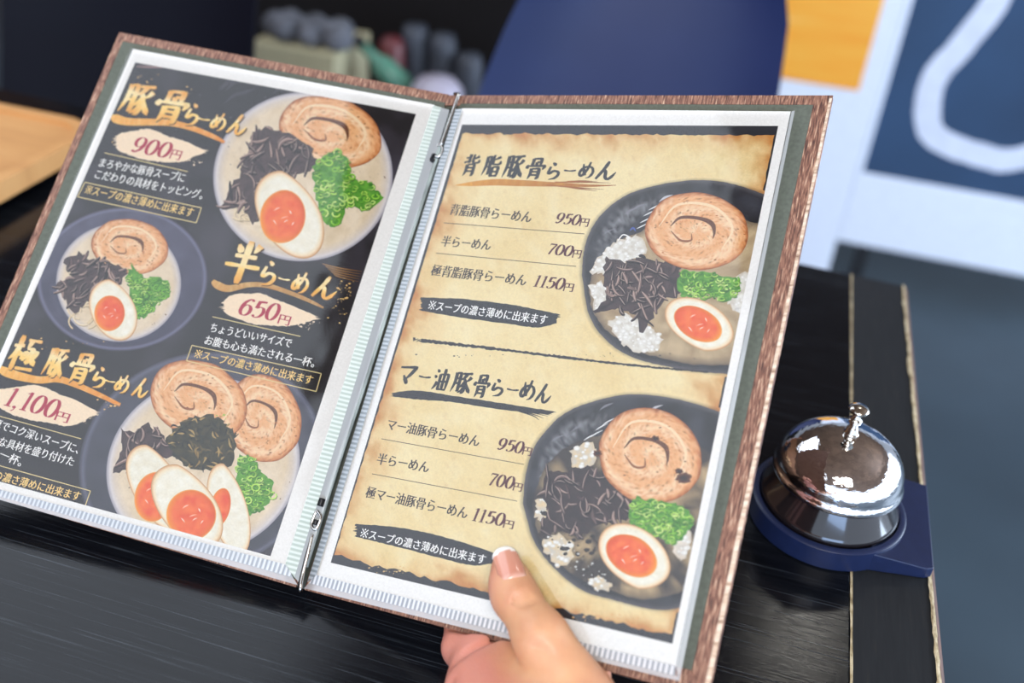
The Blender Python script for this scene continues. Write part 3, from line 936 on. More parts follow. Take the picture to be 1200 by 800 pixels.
# ---- hand drawn brush glyphs: strokes in a 0..100 box, y upwards; h level, v upright, p falling left, n falling right, d dot, t turn, c curve
BRUSH = {
    '豚': 'p 17,90 16,48 4,6;t 17,88 38,91 38,60 38,16 29,12;h 17,66 37,67;h 17,45 37,46;h 46,88 95,93;p 70,90 58,72 42,60;c 54,72 66,58 71,38 66,14 54,4;p 65,54 54,38 40,28;p 69,36 57,18 40,6;p 93,78 84,66 72,56;n 70,56 82,32 100,10',
    '骨': 'v 32,96 30,62;t 32,95 70,97 68,62;h 50,80 68,81;v 50,80 50,63;d 12,66 6,48;t 13,60 50,62 92,65 82,46;p 31,50 30,24 22,0;t 31,48 68,51 68,10 58,2;h 33,35 66,36;h 33,20 66,21',
    'ら': 'd 40,96 60,82;c 34,74 28,44 34,36 54,50 76,46 80,30 66,12 36,2',
    'ー': 'b 6,54 48,49 94,56',
    'め': 'd 24,82 34,48 50,20;c 66,94 54,52 28,18 12,26 20,52 52,68 82,62 92,38 78,14 56,4',
    'ん': 'c 56,98 38,56 8,4;c 8,4 34,46 48,44 52,16 64,6 80,18 98,44',
    '半': 'd 24,88 36,70;p 80,94 68,74;h 22,62 80,65;h 4,39 96,43;v 52,100 50,0',
    '極': 'h 2,68 40,73;v 23,100 22,0;p 23,66 14,44 0,28;d 25,58 38,44;h 46,90 96,93;p 62,91 54,66;t 54,66 77,69 72,36 60,28;v 46,55 47,34;t 46,54 59,56 57,36;h 47,35 57,36;t 72,60 95,63 84,42 66,24;n 75,54 84,40 100,24;h 36,9 100,13',
    '背': 'v 37,98 35,58;h 12,80 36,83;h 6,59 38,68;p 90,90 62,76;c 59,98 58,66 70,60 92,63 94,76;p 29,51 28,20 18,0;t 29,51 72,54 72,8 60,2;h 31,37 70,38;h 31,22 70,23',
    '脂': 'p 17,90 16,48 4,6;t 17,88 38,91 38,60 38,16 29,12;h 17,66 37,67;h 17,45 37,46;p 92,90 56,76;c 53,98 52,64 64,57 92,60 95,74;v 56,46 55,2;t 56,45 90,47 89,4;h 57,25 88,26;h 57,7 88,8',
    '油': 'd 14,92 28,80;d 4,66 19,55;p 28,40 18,20 4,4;v 40,73 42,4;t 40,72 92,76 89,6;h 42,42 89,44;h 42,9 89,10;v 66,98 65,10',
    'マ': 't 6,82 50,86 92,90 70,60 44,34;d 32,52 60,18',
}
PROF = {'h': [(0, .72), (.12, 1.0), (.5, .78), (.9, 1.1), (1, .8)], 'v': [(0, .8), (.1, 1.15), (.5, .95), (.92, 1.1), (1, .7)], 'p': [(0, 1.15), (.4, 1.0), (.75, .7), (1, .16)],
        'n': [(0, .3), (.4, .9), (.78, 1.35), (1, .22)], 'd': [(0, .45), (.45, 1.1), (.8, 1.15), (1, .6)], 't': [(0, .75), (.25, .9), (.45, 1.1), (.8, 1.0), (1, .35)],
        'c': [(0, .7), (.2, 1.05), (.6, .9), (.85, .95), (1, .25)], 'b': [(0, .9), (.15, 1.15), (.5, .8), (.85, 1.2), (1, .7)]}


def brush_glyph(ink, ch, cx, cy, w_px, h_px, col, wt=10.5, seed=0):
    """w_px, h_px: upright bounding box on the photo; the glyph is sized on the page until it fills that box"""
    P = ink.P
    ju, jv = P.jac(cx, cy)
    A = np.array([[abs(ju[0]), abs(jv[0])], [abs(ju[1]), abs(jv[1])]])
    su, sv = np.linalg.solve(A, [w_px, h_px])
    if ch == 'ー': su = w_px / np.linalg.norm(ju) * 1.05; sv = su * 0.8
    su, sv = max(su, 0.005), max(sv, 0.005)
    cj = P.uv(cx, cy); J = np.array([ju, jv]).T
    strokes = []
    for st in BRUSH[ch].split(';'):
        kind, *pts = st.split(' ')
        pts = [tuple(float(t) for t in p.split(',')) for p in pts]
        if kind == 't':                              # keep the corner of a turn crisp
            q = []
            for a, b in zip(pts, pts[1:]):
                for k in range(8): q.append((a[0] + (b[0] - a[0]) * k / 8, a[1] + (b[1] - a[1]) * k / 8))
            q.append(pts[-1]); q = [q[0]] + [tuple((np.array(q[i - 1]) + 2 * np.array(q[i]) + np.array(q[i + 1])) / 4) for i in range(1, len(q) - 1)] + [q[-1]]
        else:
            q = spline(pts, 9)
        strokes.append((kind, q))

    def lay(su, sv):
        rr = random.Random(seed + ord(ch)); ws = sqrt(su * sv) / 100; out = []
        for kind, q in strokes:
            m = len(q); pr = PROF[kind]; v = []
            for i, (x, y) in enumerate(q):
                t = i / (m - 1)
                for (p, a), (r, b) in zip(pr, pr[1:]):
                    if t <= r + 1e-9: w = a + (b - a) * (t - p) / (r - p); break
                a = q[max(0, i - 1)]; b = q[min(m - 1, i + 1)]
                dx, dy = b[0] - a[0], b[1] - a[1]; L = sqrt(dx * dx + dy * dy) or 1
                hw = wt * w * (0.74 + 0.36 * abs(dy) / L) / 2 * (1 + 0.10 * (rr.random() - 0.5)) * ws
                ex, ey = dx * su, dy * sv; E = sqrt(ex * ex + ey * ey) or 1
                for sg in (1, -1):
                    v.append(((x - 50) / 100 * su - sg * ey / E * hw, -(y - 50) / 100 * sv - sg * ex / E * hw, x, y))
            out.append(v)
        return out
    for it in range(14):
        L = lay(su, sv); xy = np.array([p[:2] for v in L for p in v]) @ J.T
        lo, hi = xy.min(0), xy.max(0); bw, bh = hi - lo
        if ch == 'ー': su *= w_px / bw; sv = su * 0.8; continue
        su *= (w_px / bw) ** 0.6; sv *= (h_px / bh) ** 0.6
        su = min(max(su, 0.62 * sv), 1.5 * sv)
    L = lay(su, sv); xy = np.array([p[:2] for v in L for p in v]) @ J.T
    c = cj - np.linalg.solve(J, (xy.min(0) + xy.max(0)) / 2)
    for v in L:
        n0 = len(ink.v); m = len(v) // 2
        for a, b, x, y in v:
            ink.v.append(tuple(P.pt(c[0] + a, c[1] + b, ink.l * STEP))); ink.c.append(col(x, y) if callable(col) else col)
        ink.f += [(n0 + 2 * i, n0 + 2 * i + 1, n0 + 2 * i + 3, n0 + 2 * i + 2) for i in range(m - 1)]
        ink.up(0.02)


# ---- seriffed figures drawn with a broad pen: thick uprights, hairline levels
def _ell(cx, cy, rx, ry, a0=0, a1=360, n=28):
    return [(cx + rx * cos(math.radians(a0 + (a1 - a0) * k / n)), cy + ry * sin(math.radians(a0 + (a1 - a0) * k / n))) for k in range(n + 1)]


def _ball(x, y, r=6): return ('fill', _ell(x, y, r, r, n=14)[:-1])


FIG = {
    '0': (52, [('pen', _ell(26, 50, 19, 47, n=40))]),
    '9': (52, [('pen', _ell(25, 67, 18, 30, n=36)), ('pen', spline([(43, 68), (42, 44), (34, 20), (20, 5), (11, 4)], 8)), _ball(12, 10)]),
    '6': (52, [('pen', _ell(27, 33, 18, 30, n=36)), ('pen', spline([(9, 33), (10, 58), (19, 82), (32, 95), (42, 96)], 8)), _ball(41, 90)]),
    '5': (50, [('flat', [(15, 91), (42, 93)], 11), ('pen', [(15, 95), (13, 74), (12, 54)]), ('pen', spline([(12, 54), (24, 62), (38, 56), (43, 34), (36, 12), (22, 3), (11, 6)], 9)), _ball(11, 11)]),
    '7': (48, [('flat', [(8, 93), (45, 93)], 11), ('flat', [(8, 96), (7, 78)], 3), ('thick', spline([(44, 92), (30, 52), (20, 1)], 8), 11)]),
    '1': (38, [('thick', [(21, 99), (21, 2)], 12), ('flat', [(8, 2), (34, 2)], 4.5), ('flat', [(20, 97), (8, 87)], 4)]),
    ',': (22, [_ball(9, 5, 7), ('thick', [(14, 4), (10, -10), (4, -18)], 4)]),
}


def figures(ink, s, lb, rb, h, col, slant=0.2, wmin=3.2, wmax=12.5):
    o, d, L = fitline(ink.P, lb, rb)
    adv = sum(FIG[c][0] for c in s)
    _, jv = ink.P.jac((lb[0] + rb[0]) / 2, (lb[1] + rb[1]) / 2)
    sy = h / abs(jv[1]) / 100; sx = L / adv; up = np.array([d[1], -d[0]]); x0 = 0

    def place(x, y):
        p = o + d * ((x0 + x) * sx + slant * y * sy) + up * (y * sy)
        ink.v.append(tuple(ink.P.pt(p[0], p[1], ink.l * STEP))); ink.c.append(col)
    for ch in s:
        w_, strokes = FIG[ch]
        for st in strokes:
            n0 = len(ink.v)
            if st[0] == 'fill':
                for x, y in st[1]: place(x, y)
                ink.f.append(tuple(range(n0, len(ink.v))))
            else:
                q = st[1]; m = len(q); closed = st[0] == 'pen' and abs(q[0][0] - q[-1][0]) + abs(q[0][1] - q[-1][1]) < 1e-6
                for i, (x, y) in enumerate(q):
                    a = q[i - 1] if i else (q[-2] if closed else q[0]); b = q[i + 1] if i < m - 1 else (q[1] if closed else q[-1])
                    dx, dy = b[0] - a[0], b[1] - a[1]; l = sqrt(dx * dx + dy * dy) or 1
                    w = st[2] if len(st) > 2 else wmin + (wmax - wmin) * (abs(dy) / l) ** 1.6
                    place(x - dy / l * w / 2, y + dx / l * w / 2); place(x + dy / l * w / 2, y - dx / l * w / 2)
                ink.f += [(n0 + 2 * i, n0 + 2 * i + 1, n0 + 2 * i + 3, n0 + 2 * i + 2) for i in range(m - 1)]
            ink.up(0.02)
        x0 += w_
    return ink


def ragged(pts_top, pts_bot, col, ink, amp=2.0, k=10, seed=0, ends=8):
    """a brush band with frayed ends: top and bottom pixel polylines, left to right"""
    a = spline(pts_top, k) if len(pts_top) > 2 else spline(pts_top, k * 2); b = spline(pts_bot, k) if len(pts_bot) > 2 else spline(pts_bot, k * 2)
    rr = random.Random(seed)
    top = [(x, y + amp * 0.5 * (rr.random() - 0.5)) for x, y in a]; bot = [(x, y + amp * 0.5 * (rr.random() - 0.5)) for x, y in b]

    def fray(p, q, out):
        r = []
        for i in range(1, ends):
            t = i / ends
            r.append((p[0] + (q[0] - p[0]) * t + out * (rr.random() * amp * 3 if i % 2 else -rr.random() * amp * 1.2), p[1] + (q[1] - p[1]) * t + rr.random() * 0.6))
        return r
    loop = top + fray(top[-1], bot[-1], 1) + bot[::-1] + fray(bot[0], top[0], -1)
    ink.poly(loop, col)
# ------------------------------------------------------------------ what is printed on the two sheets
GOLD_A, GOLD_B, GOLD_C = rgb(255, 214, 120), rgb(240, 170, 62), rgb(255, 236, 180)
CREAM = rgb(250, 226, 196)
CRIM = rgb(176, 34, 66)
NIGHT = rgb(30, 27, 32)
SLATE = rgb(40, 41, 48)
WHITE = rgb(246, 246, 246)


def gold(seed):
    def f(x, y): return ramp([(0, GOLD_B), (0.4, GOLD_A), (0.62, GOLD_C), (1, GOLD_B)], (y / 100 + 0.28 * noise.noise((x * .03, y * .03, seed))))
    return f


# ---- pictures of the bowls ---------------------------------------------------
def pork(ink, c, e1, e2, seed, slit=True, spots=()):
    """rolled pork slice: seared rim, pale fat spiral, speckled meat"""
    MEAT, FAT, SEAR, CH = rgb(240, 184, 132), rgb(252, 224, 186), rgb(206, 124, 66), rgb(104, 60, 38)

    def fn(r, t, x, y):
        n1 = nz(x, y, 0.09, seed); n2 = nz(x, y, 0.35, seed + 5); n3 = nz(x, y, 0.9, seed + 9, 2)
        s = (r * 2.3 - (t + 0.6) / (2 * pi) + 0.20 * n1) % 1.0
        band = abs(s - 0.5) * 2
        c_ = mixc(MEAT, FAT, max(0, 1 - band * 1.5) * 0.9 + 0.25 * n1)
        c_ = mixc(c_, rgb(226, 148, 92), max(0, 0.6 * n2 + 0.12))
        if r > 0.30 and n3 > 0.30: c_ = mixc(c_, SEAR, 0.55)
        if n3 > 0.55: c_ = mixc(c_, CH, 0.45)
        c_ = mixc(c_, SEAR, max(0, (r + 0.06 * n2 - 0.86) * 7))
        c_ = mixc(c_, rgb(146, 78, 40), max(0, (r + 0.05 * n3 - 0.955) * 22))
        return c_
    ink.disc(c, e1, e2, fn, 26, 84, lambda t: 1 + 0.035 * noise.noise((cos(t) * 2, sin(t) * 2, seed)), 0.85)
    if slit:
        q = lambda a, r: (c[0] + r * (cos(a) * e1[0] + sin(a) * e2[0]), c[1] + r * (cos(a) * e1[1] + sin(a) * e2[1]))
        w = 0.055 * sqrt(e1[0] ** 2 + e1[1] ** 2)
        P_ = [(pi * 1.03, 0.52), (pi * 1.22, 0.46), (pi * 1.5, 0.34), (pi * 1.75, 0.36), (pi * 1.95, 0.34), (pi * 2.12, 0.36)]
        ink.ribbon([(*q(a, r), w * k) for (a, r), k in zip(P_, (0.3, 1, 1.2, 1.7, 1.0, 0.2))], rgb(104, 62, 40))
        P_ = [(pi * 0.95, 0.50), (pi * 0.75, 0.40), (pi * 0.6, 0.26), (pi * 0.8, 0.12)]
        ink.ribbon([(*q(a, r), w * k) for (a, r), k in zip(P_, (0.3, 0.8, 0.7, 0.2))], rgb(150, 92, 58))
        P_ = [(pi * 1.0, 0.74), (pi * 1.3, 0.76), (pi * 1.6, 0.72), (pi * 1.9, 0.70), (pi * 2.2, 0.66)]
        ink.ribbon([(*q(a, r), w * k) for (a, r), k in zip(P_, (0.2, 0.8, 1.0, 0.9, 0.2))], rgb(250, 220, 182))
    rr = random.Random(int(seed * 10))
    ink.up(.5); base = ink.l
    for k in range(30):
        ink.l = base
        a = rr.random() * 2 * pi; r = sqrt(rr.random()) * 0.94
        x = c[0] + r * (cos(a) * e1[0] + sin(a) * e2[0]); y = c[1] + r * (cos(a) * e1[1] + sin(a) * e2[1])
        s = 0.4 + rr.random() * 0.8
        ink.poly([(x + s * 1.6 * cos(b + a), y + s * 0.7 * sin(b + a)) for b in (0, 1.2, 2.4, 3.6, 4.8)], mixc(SEAR, CH, rr.random() * 0.8))
    for sx, sy, sr in spots:
        ink.disc((sx, sy), (sr, 0), (0, sr * 0.7), lambda r, t, x, y: mixc(rgb(44, 28, 26), rgb(120, 70, 44), max(0, r * 1.2 - 0.4)), 4, 20, lambda t: 1 + 0.5 * noise.noise((cos(t) * 2, sin(t) * 2, sx)))


def egg(ink, c, e1, e2, yc, ye1, ye2, seed=0, shade=0.0, shine=True):
    """halved soy egg: tan skin at the rim, white, glossy orange yolk; e2 runs to the pointed end"""
    L1 = sqrt(e1[0] ** 2 + e1[1] ** 2)

    def fn(r, t, x, y):
        w = mixc(rgb(250, 248, 236), rgb(238, 232, 212), 0.5 + 0.6 * nz(x, y, 0.12, seed))
        w = mixc(w, rgb(206, 200, 180), shade)
        return ramp([(0.0, w), (0.84, w), (0.93, rgb(244, 224, 190)), (0.975, rgb(222, 176, 124)), (1, rgb(190, 138, 92))], r)
    ink.disc(c, e1, e2, fn, 20, 72, lambda t: 1 - 0.075 * max(0.0, sin(t)) ** 2 * abs(cos(t)) * 2, 0.7)

    def fy(r, t, x, y):
        n = nz(x, y, 0.1, seed + 3)
        k = cos(t - 2.6)
        base = mixc(rgb(236, 84, 44), rgb(248, 122, 60), 0.5 + 0.8 * n)
        rim = mixc(rgb(246, 150, 40), rgb(224, 88, 30), 0.5 - 0.5 * k)
        return ramp([(0, base), (0.72, base), (0.9, mixc(base, rim, 0.7)), (0.97, rim), (1, rgb(240, 190, 110))], r)
    ink.disc(yc, ye1, ye2, fy, 14, 56, lambda t: 1 + 0.03 * noise.noise((cos(t), sin(t), seed)), 0.75)
    if shine:
        s = L1 / 40
        for dx, dy, a, l, w in ((-6, -9, -0.5, 8, 1.5), (9, -5, 1.1, 5, 1.2), (2, 1, -0.3, 9, 1.0), (4, 5, -0.5, 6, 0.9), (-9, 6, 0.9, 7, 1.0), (12, 8, -0.9, 5, 0.9)):
            x, y = yc[0] + dx * s, yc[1] + dy * s
            ink.ribbon([(x - cos(a) * l * s / 2, y - sin(a) * l * s / 2, 0.2), (x, y - 0.6, w * s * 1.1), (x + cos(a) * l * s / 2, y + sin(a) * l * s / 2, 0.2)], rgb(255, 190, 160) if l > 7 else rgb(255, 226, 204), k=4)


def inside(poly, x, y):
    r = False
    for i in range(len(poly)):
        (ax, ay), (bx, by) = poly[i - 1], poly[i]
        if (ay > y) != (by > y) and x < (bx - ax) * (y - ay) / (by - ay) + ax: r = not r
    return r


def rand_in(poly, rr):
    xs = [p[0] for p in poly]; ys = [p[1] for p in poly]
    while True:
        x, y = rr.uniform(min(xs), max(xs)), rr.uniform(min(ys), max(ys))
        if inside(poly, x, y): return x, y


def blob(ink, poly, fn, k=6, rough=1.2, seed=0, fill=None):
    """soft edged filled outline with an uneven border"""
    q = spline(list(poly) + [poly[0]], k)[:-1]; rr = random.Random(seed)
    cx = sum(p[0] for p in q) / len(q); cy = sum(p[1] for p in q) / len(q)
    n = len(ink.v); m = len(q); R = 22 if k == 10 else 9
    q = [(x + rough * (rr.random() - .5) * 2, y + rough * (rr.random() - .5) * 2) for x, y in q]
    ink.vert(cx, cy, fn(0, cx, cy))
    for j in range(1, R + 1):
        for x, y in q:
            t = j / R; px, py = cx + (x - cx) * t, cy + (y - cy) * t
            ink.vert(px, py, fn(t, px, py))
    ink.f += [(n, n + 1 + i, n + 1 + (i + 1) % m) for i in range(m)]
    for j in range(R - 1):
        a = n + 1 + j * m
        ink.f += [(a + i, a + m + i, a + m + (i + 1) % m, a + (i + 1) % m) for i in range(m)]
    ink.up()


def fungus(ink, poly, n, seed, dark=0.0, big=1.0, ang=0.5):
    """shredded wood ear: a dark heap of curling brown strips"""
    rr = random.Random(seed)
    blob(ink, poly, lambda t, x, y: mixc(mixc(rgb(52, 42, 45), rgb(88, 70, 71), 0.5 + 0.8 * nz(x, y, 0.14, seed)), rgb(22, 20, 24), dark), rough=3.0, seed=seed)
    base = ink.l
    cols = [rgb(60, 47, 52), rgb(88, 68, 71), rgb(116, 90, 89), rgb(140, 112, 107), rgb(164, 134, 125), rgb(40, 33, 37)]
    for i in range(n):
        x, y = rand_in(poly, rr); a = ang + rr.gauss(0, 0.75) + (pi if rr.random() < .5 else 0); L = (9 + 17 * rr.random()) * big; w = (1.8 + 2.6 * rr.random()) * big
        c1 = rr.choice(cols); c1 = mixc(c1, rgb(20, 18, 22), dark * rr.random()); bend = rr.gauss(0, 0.9)
        pts = []; px, py = x - cos(a) * L / 2, y - sin(a) * L / 2
        for k in range(5):
            b = a + bend * (k / 4 - 0.5); pts.append((px, py, w * (0.35, 0.9, 1, 0.85, 0.25)[k])); px += cos(b) * L / 4; py += sin(b) * L / 4
        ink.l = base + (i % 16) * 0.3
        ink.ribbon([(p[0] + 0.5, p[1] + 0.8, p[2] + 0.7) for p in pts], rgb(24, 20, 24), k=3)
        ink.ribbon(pts, c1, mixc(c1, rgb(30, 24, 28), 0.5), k=3)
        if rr.random() < 0.85:
            ink.ribbon([(p[0] - 0.3, p[1] - 0.5, p[2] * 0.32) for p in pts], mixc(c1, rgb(206, 180, 168), 0.55), k=3)
    ink.l = base + 5


def scallion(ink, poly, n, seed, size=1.0):
    """chopped green onion: bright rings and slivers on a green heap"""
    rr = random.Random(seed)
    blob(ink, poly, lambda t, x, y: mixc(rgb(58, 128, 38), rgb(104, 172, 56), 0.5 + nz(x, y, 0.2, seed)), rough=2.6 * size, seed=seed)
    base = ink.l
    cols = [rgb(72, 148, 40), rgb(108, 182, 50), rgb(144, 206, 66), rgb(178, 222, 92), rgb(206, 234, 132), rgb(54, 116, 36)]
    for i in range(n):
        x, y = rand_in(poly, rr); s = (2.4 + 2.6 * rr.random()) * size; a0 = rr.random() * 6.3; c1 = rr.choice(cols)
        q = 0.55 + 0.4 * rr.random()
        arc = [(x + s * cos(a0 + t) * 1.0, y + s * q * sin(a0 + t), s * 0.42) for t in np.linspace(0, 3.2 + 3 * rr.random(), 9)]
        ink.l = base + (i % 20) * 0.2
        ink.ribbon([(px + .4, py + .6, w) for px, py, w in arc], rgb(36, 88, 30), smooth=False)
        ink.ribbon(arc, c1, rr.choice(cols), smooth=False)
    ink.l = base + 4.2


def noodles(ink, c, n, seed, r0, col):
    rr = random.Random(seed); base = ink.l
    for i in range(n):
        ink.l = base + (i % 8) * .2
        a0 = rr.random() * 6.3; r = r0 * (0.3 + 0.8 * rr.random()); cx, cy = c[0] + rr.gauss(0, r0 * .3), c[1] + rr.gauss(0, r0 * .4)
        pts = [(cx + r * cos(a0 + t), cy + 0.8 * r * sin(a0 + t), 1.4) for t in np.linspace(0, 2.2, 7)]
        ink.ribbon([(x + .5, y + .7, w + .5) for x, y, w in pts], mixc(col, rgb(120, 96, 76), .6), k=2)
        ink.ribbon(pts, mixc(col, rgb(250, 236, 208), rr.random() * .7), k=2)


def broth_fn(seed, milk=0.0):
    def fn(r, t, x, y):
        b = mixc(rgb(222, 202, 172), rgb(236, 220, 196), 0.5 + nz(x, y, 0.04, seed))
        b = mixc(b, rgb(198, 174, 140), max(0, 0.5 * nz(x, y, 0.25, seed + 4)))
        return ramp([(0, b), (0.86, b), (0.95, mixc(b, rgb(206, 200, 202), 0.7)), (0.985, rgb(222, 222, 234)), (1, rgb(150, 148, 164))], r)
    return fn


def specks(ink, c, rx, ry, n, seed, col):
    rr = random.Random(seed); base = ink.l
    for i in range(n):
        ink.l = base
        a = rr.random() * 6.3; r = sqrt(rr.random()); x, y = c[0] + rx * r * cos(a), c[1] + ry * r * sin(a); s = 0.4 + 0.7 * rr.random()
        ink.poly([(x + s * cos(t), y + s * .8 * sin(t)) for t in (0, 1.3, 2.5, 3.8, 5)], col)


def splatter(ink, c, rx, ry, n, seed, col, smax=1.5):
    rr = random.Random(seed); base = ink.l
    for i in range(n):
        ink.l = base + (i % 3) * .1
        x, y = c[0] + rx * rr.gauss(0, .5), c[1] + ry * rr.gauss(0, .5); s = 0.3 + smax * rr.random() ** 2; a = rr.random() * 3
        ink.poly([(x + s * (1 + .6 * rr.random()) * cos(t + a), y + s * (.6 + .5 * rr.random()) * sin(t + a)) for t in (0, 1.0, 2.1, 3.1, 4.2, 5.2)], col)


# ================================================================== left sheet
sh = PAP['left']; P = LP
bgd = Ink(P, 1)
TLp, TRp, BRp, BLp = (158.5, 73), (487.5, 133.5), (317, 651.5), (-51.5, 550)


def night(a, b, x, y):
    n = nz(x, y, 0.018, 1.0, 5); n2 = nz(x, y, 0.006, 8.0, 3)
    c = mixc(NIGHT, rgb(64, 60, 72), max(0, n * 0.9 + n2 * 0.6 + 0.02))
    return mixc(c, rgb(16, 14, 18), max(0, -n))


CLIP[id(LP)] = [TLp, TRp, BRp, BLp]
bgd.grid(TLp, TRp, BRp, BLp, 70, 100, night)
rr = random.Random(4)
for k in range(9):                                # drifting smoke near the top
    x, y = rr.uniform(240, 340), rr.uniform(95, 130)
    bgd.ribbon([(x, y + 8, .5), (x + 12, y - 2, 5 * rr.random() + 2), (x + 26, y - 6, 4), (x + 40, y - 12, .5)], rgb(58, 54, 64), rgb(44, 42, 52))
bgd.ribbon([(160, 78, 1), (175, 78.5, 2), (190, 79, 1.2)], rgb(150, 120, 120)); bgd.ribbon([(160, 75, .5), (172, 76, 1.4), (185, 78, .4)], rgb(90, 74, 78))
splatter(bgd, (320, 130), 160, 40, 50, 3, rgb(110, 106, 116), .7)
bgd.build('dark_print', sh, 'dark smoky printed background')

# bowl at the top right: broth to the rim
A = Ink(P, 3)
A.disc((355, 207), (105, 4), (-6, 99), broth_fn(1.0), 22, 96)
noodles(A, (288, 246), 16, 3, 13, rgb(222, 200, 160)); specks(A, (430, 220), 26, 30, 12, 4, rgb(120, 92, 70)); specks(A, (280, 190), 20, 30, 12, 5, rgb(90, 70, 60))
pork(A, (387, 155), (60, 12), (-4, 41), 2.0)
fungus(A, [(312, 148), (338, 158), (362, 172), (372, 192), (345, 205), (318, 225), (300, 262), (282, 240), (258, 246), (276, 212), (288, 180), (296, 156)], 66, 21, 0.05, ang=2.0)
scallion(A, [(394, 176), (408, 190), (412, 208), (432, 212), (448, 232), (428, 246), (408, 244), (398, 262), (382, 262), (372, 232), (366, 202), (376, 188)], 95, 22)
egg(A, (339, 251), (40, 10), (-9, -51), (331, 254), (26, 6), (-7, 31), 1.5)
A.build('bowl_picture', sh, 'large picture of pale pork broth ramen with egg')

B = Ink(P, 3)


def bowl_fn(seed, col, edge):
    def fn(r, t, x, y):
        n = nz(x, y, 0.05, seed)
        k = 0.5 - 0.5 * sin(t)                       # glaze catches more light on its far wall
        c = mixc(col, mixc(col, edge, 0.55), 0.4 * k + 0.3 * n)
        return ramp([(0, c), (0.95, c), (0.975, edge), (0.99, mixc(edge, col, .5)), (1, mixc(col, NIGHT, .6))], r)
    return fn


B.disc((143, 327), (100, 6), (-10, 84), bowl_fn(3, rgb(62, 62, 84), rgb(120, 120, 150)), 24, 110)
B.disc((139, 331), (73, 6), (-6, 69), broth_fn(2.0), 18, 84)
noodles(B, (96, 368), 12, 6, 17, rgb(222, 200, 160)); specks(B, (178, 375), 20, 16, 8, 4, rgb(140, 110, 84))
pork(B, (152, 289), (45, 7), (-5, 32), 4.0)
fungus(B, [(95, 296), (112, 306), (128, 308), (148, 316), (142, 330), (118, 332), (104, 352), (88, 366), (76, 352), (68, 334), (84, 324), (76, 306)], 46, 31, 0.05, 0.8, 2.2)
scallion(B, [(156, 309), (164, 322), (180, 326), (196, 328), (199, 346), (184, 358), (172, 370), (160, 372), (154, 350), (148, 324)], 70, 32, .85)
egg(B, (132.5, 363), (28, 4), (-5, -36), (128.5, 367), (17.5, 4), (-4, 20.5), 2.5)
B.build('bowl_picture', sh, 'small picture of ramen in a slate blue bowl')

C = Ink(P, 3)
C.disc((236, 541), (140, 20), (-34, 128), bowl_fn(5, rgb(58, 60, 72), rgb(104, 106, 130)), 24, 120)
C.disc((238, 546), (112, 8), (-18, 104), broth_fn(3.0), 22, 96)
specks(C, (330, 580), 26, 26, 10, 3, rgb(130, 104, 80)); specks(C, (150, 540), 12, 40, 14, 7, rgb(110, 86, 80))
pork(C, (308, 490), (44, 18), (-12, 48), 6.0)
pork(C, (233, 469), (56, 16), (-8, 45), 7.0)
fungus(C, [(142, 502), (160, 506), (172, 496), (192, 510), (206, 530), (180, 540), (164, 560), (146, 548), (134, 556), (140, 530)], 22, 41, 0.1, 1.0, 1.2)
# stir fried dark greens
TK = [(205, 500), (222, 490), (250, 487), (268, 498), (276, 512), (270, 544), (246, 550), (222, 546), (206, 536), (196, 516)]
blob(C, TK, lambda t, x, y: mixc(rgb(36, 36, 26), rgb(70, 66, 44), .5 + nz(x, y, .2, 3)), rough=2.5, seed=5)
rr = random.Random(8)
base = C.l
for i in range(85):
    C.l = base + (i % 20) * .1
    x, y = rand_in(TK, rr); a = rr.random() * 6.3; L = 5 + 8 * rr.random()
    c1 = rr.choice([rgb(30, 32, 24), rgb(58, 56, 40), rgb(96, 84, 50), rgb(140, 112, 60), rgb(44, 48, 40), rgb(168, 140, 84), rgb(22, 24, 20)])
    C.ribbon([(x - cos(a) * L / 2, y - sin(a) * L / 2, .5), (x + rr.gauss(0, 1.6), y + rr.gauss(0, 1.6), 2.4), (x + cos(a) * L / 2, y + sin(a) * L / 2, .5)], c1, k=3)
splatter(C, (263, 487), 5, 4, 8, 2, rgb(160, 190, 80), 1.2)
scallion(C, [(280, 534), (296, 536), (304, 552), (318, 562), (320, 580), (308, 596), (292, 604), (280, 612), (272, 596), (276, 560)], 80, 42, .95)
egg(C, (268, 596), (25, 14), (-6, -53), (258, 594), (11, 5), (-6, 22), 3.0, 0.05, False)
egg(C, (184, 571), (35, 12), (-12, -50), (180, 582), (21, 8), (-9, 28), 3.5, 0.1)
egg(C, (219, 592), (41, 12), (-11, -48), (224, 603), (28, 9), (-9, 28), 4.0)
C.build('bowl_picture', sh, 'large picture of ramen with three egg halves and two pork slices')

# brush strokes under the titles, price patches, rules and boxes
S = Ink(P, 44)


def swoosh(ink, pts, w, seed, ca=rgb(250, 190, 84), cb=rgb(232, 146, 46)):
    n0 = len(ink.v)
    ink.ribbon([(x, y, k) for (x, y), k in zip(pts, w)], ca, cb, k=9)
    rr = random.Random(seed)
    for i in range(n0, len(ink.c)):
        ink.c[i] = mixc(ink.c[i], rr.choice([rgb(255, 226, 160), rgb(214, 130, 40), ink.c[i]]), 0.35 * rr.random())
    (x1, y1), (x2, y2) = pts[-2], pts[-1]
    for k in range(3):
        o = rr.uniform(-2.4, 2.4)
        ink.ribbon([(x1 + (x2 - x1) * .4, y1 + (y2 - y1) * .4 + o, 1.2), (x2 + rr.uniform(-6, 2), y2 + o * 1.2, .3)], cb)


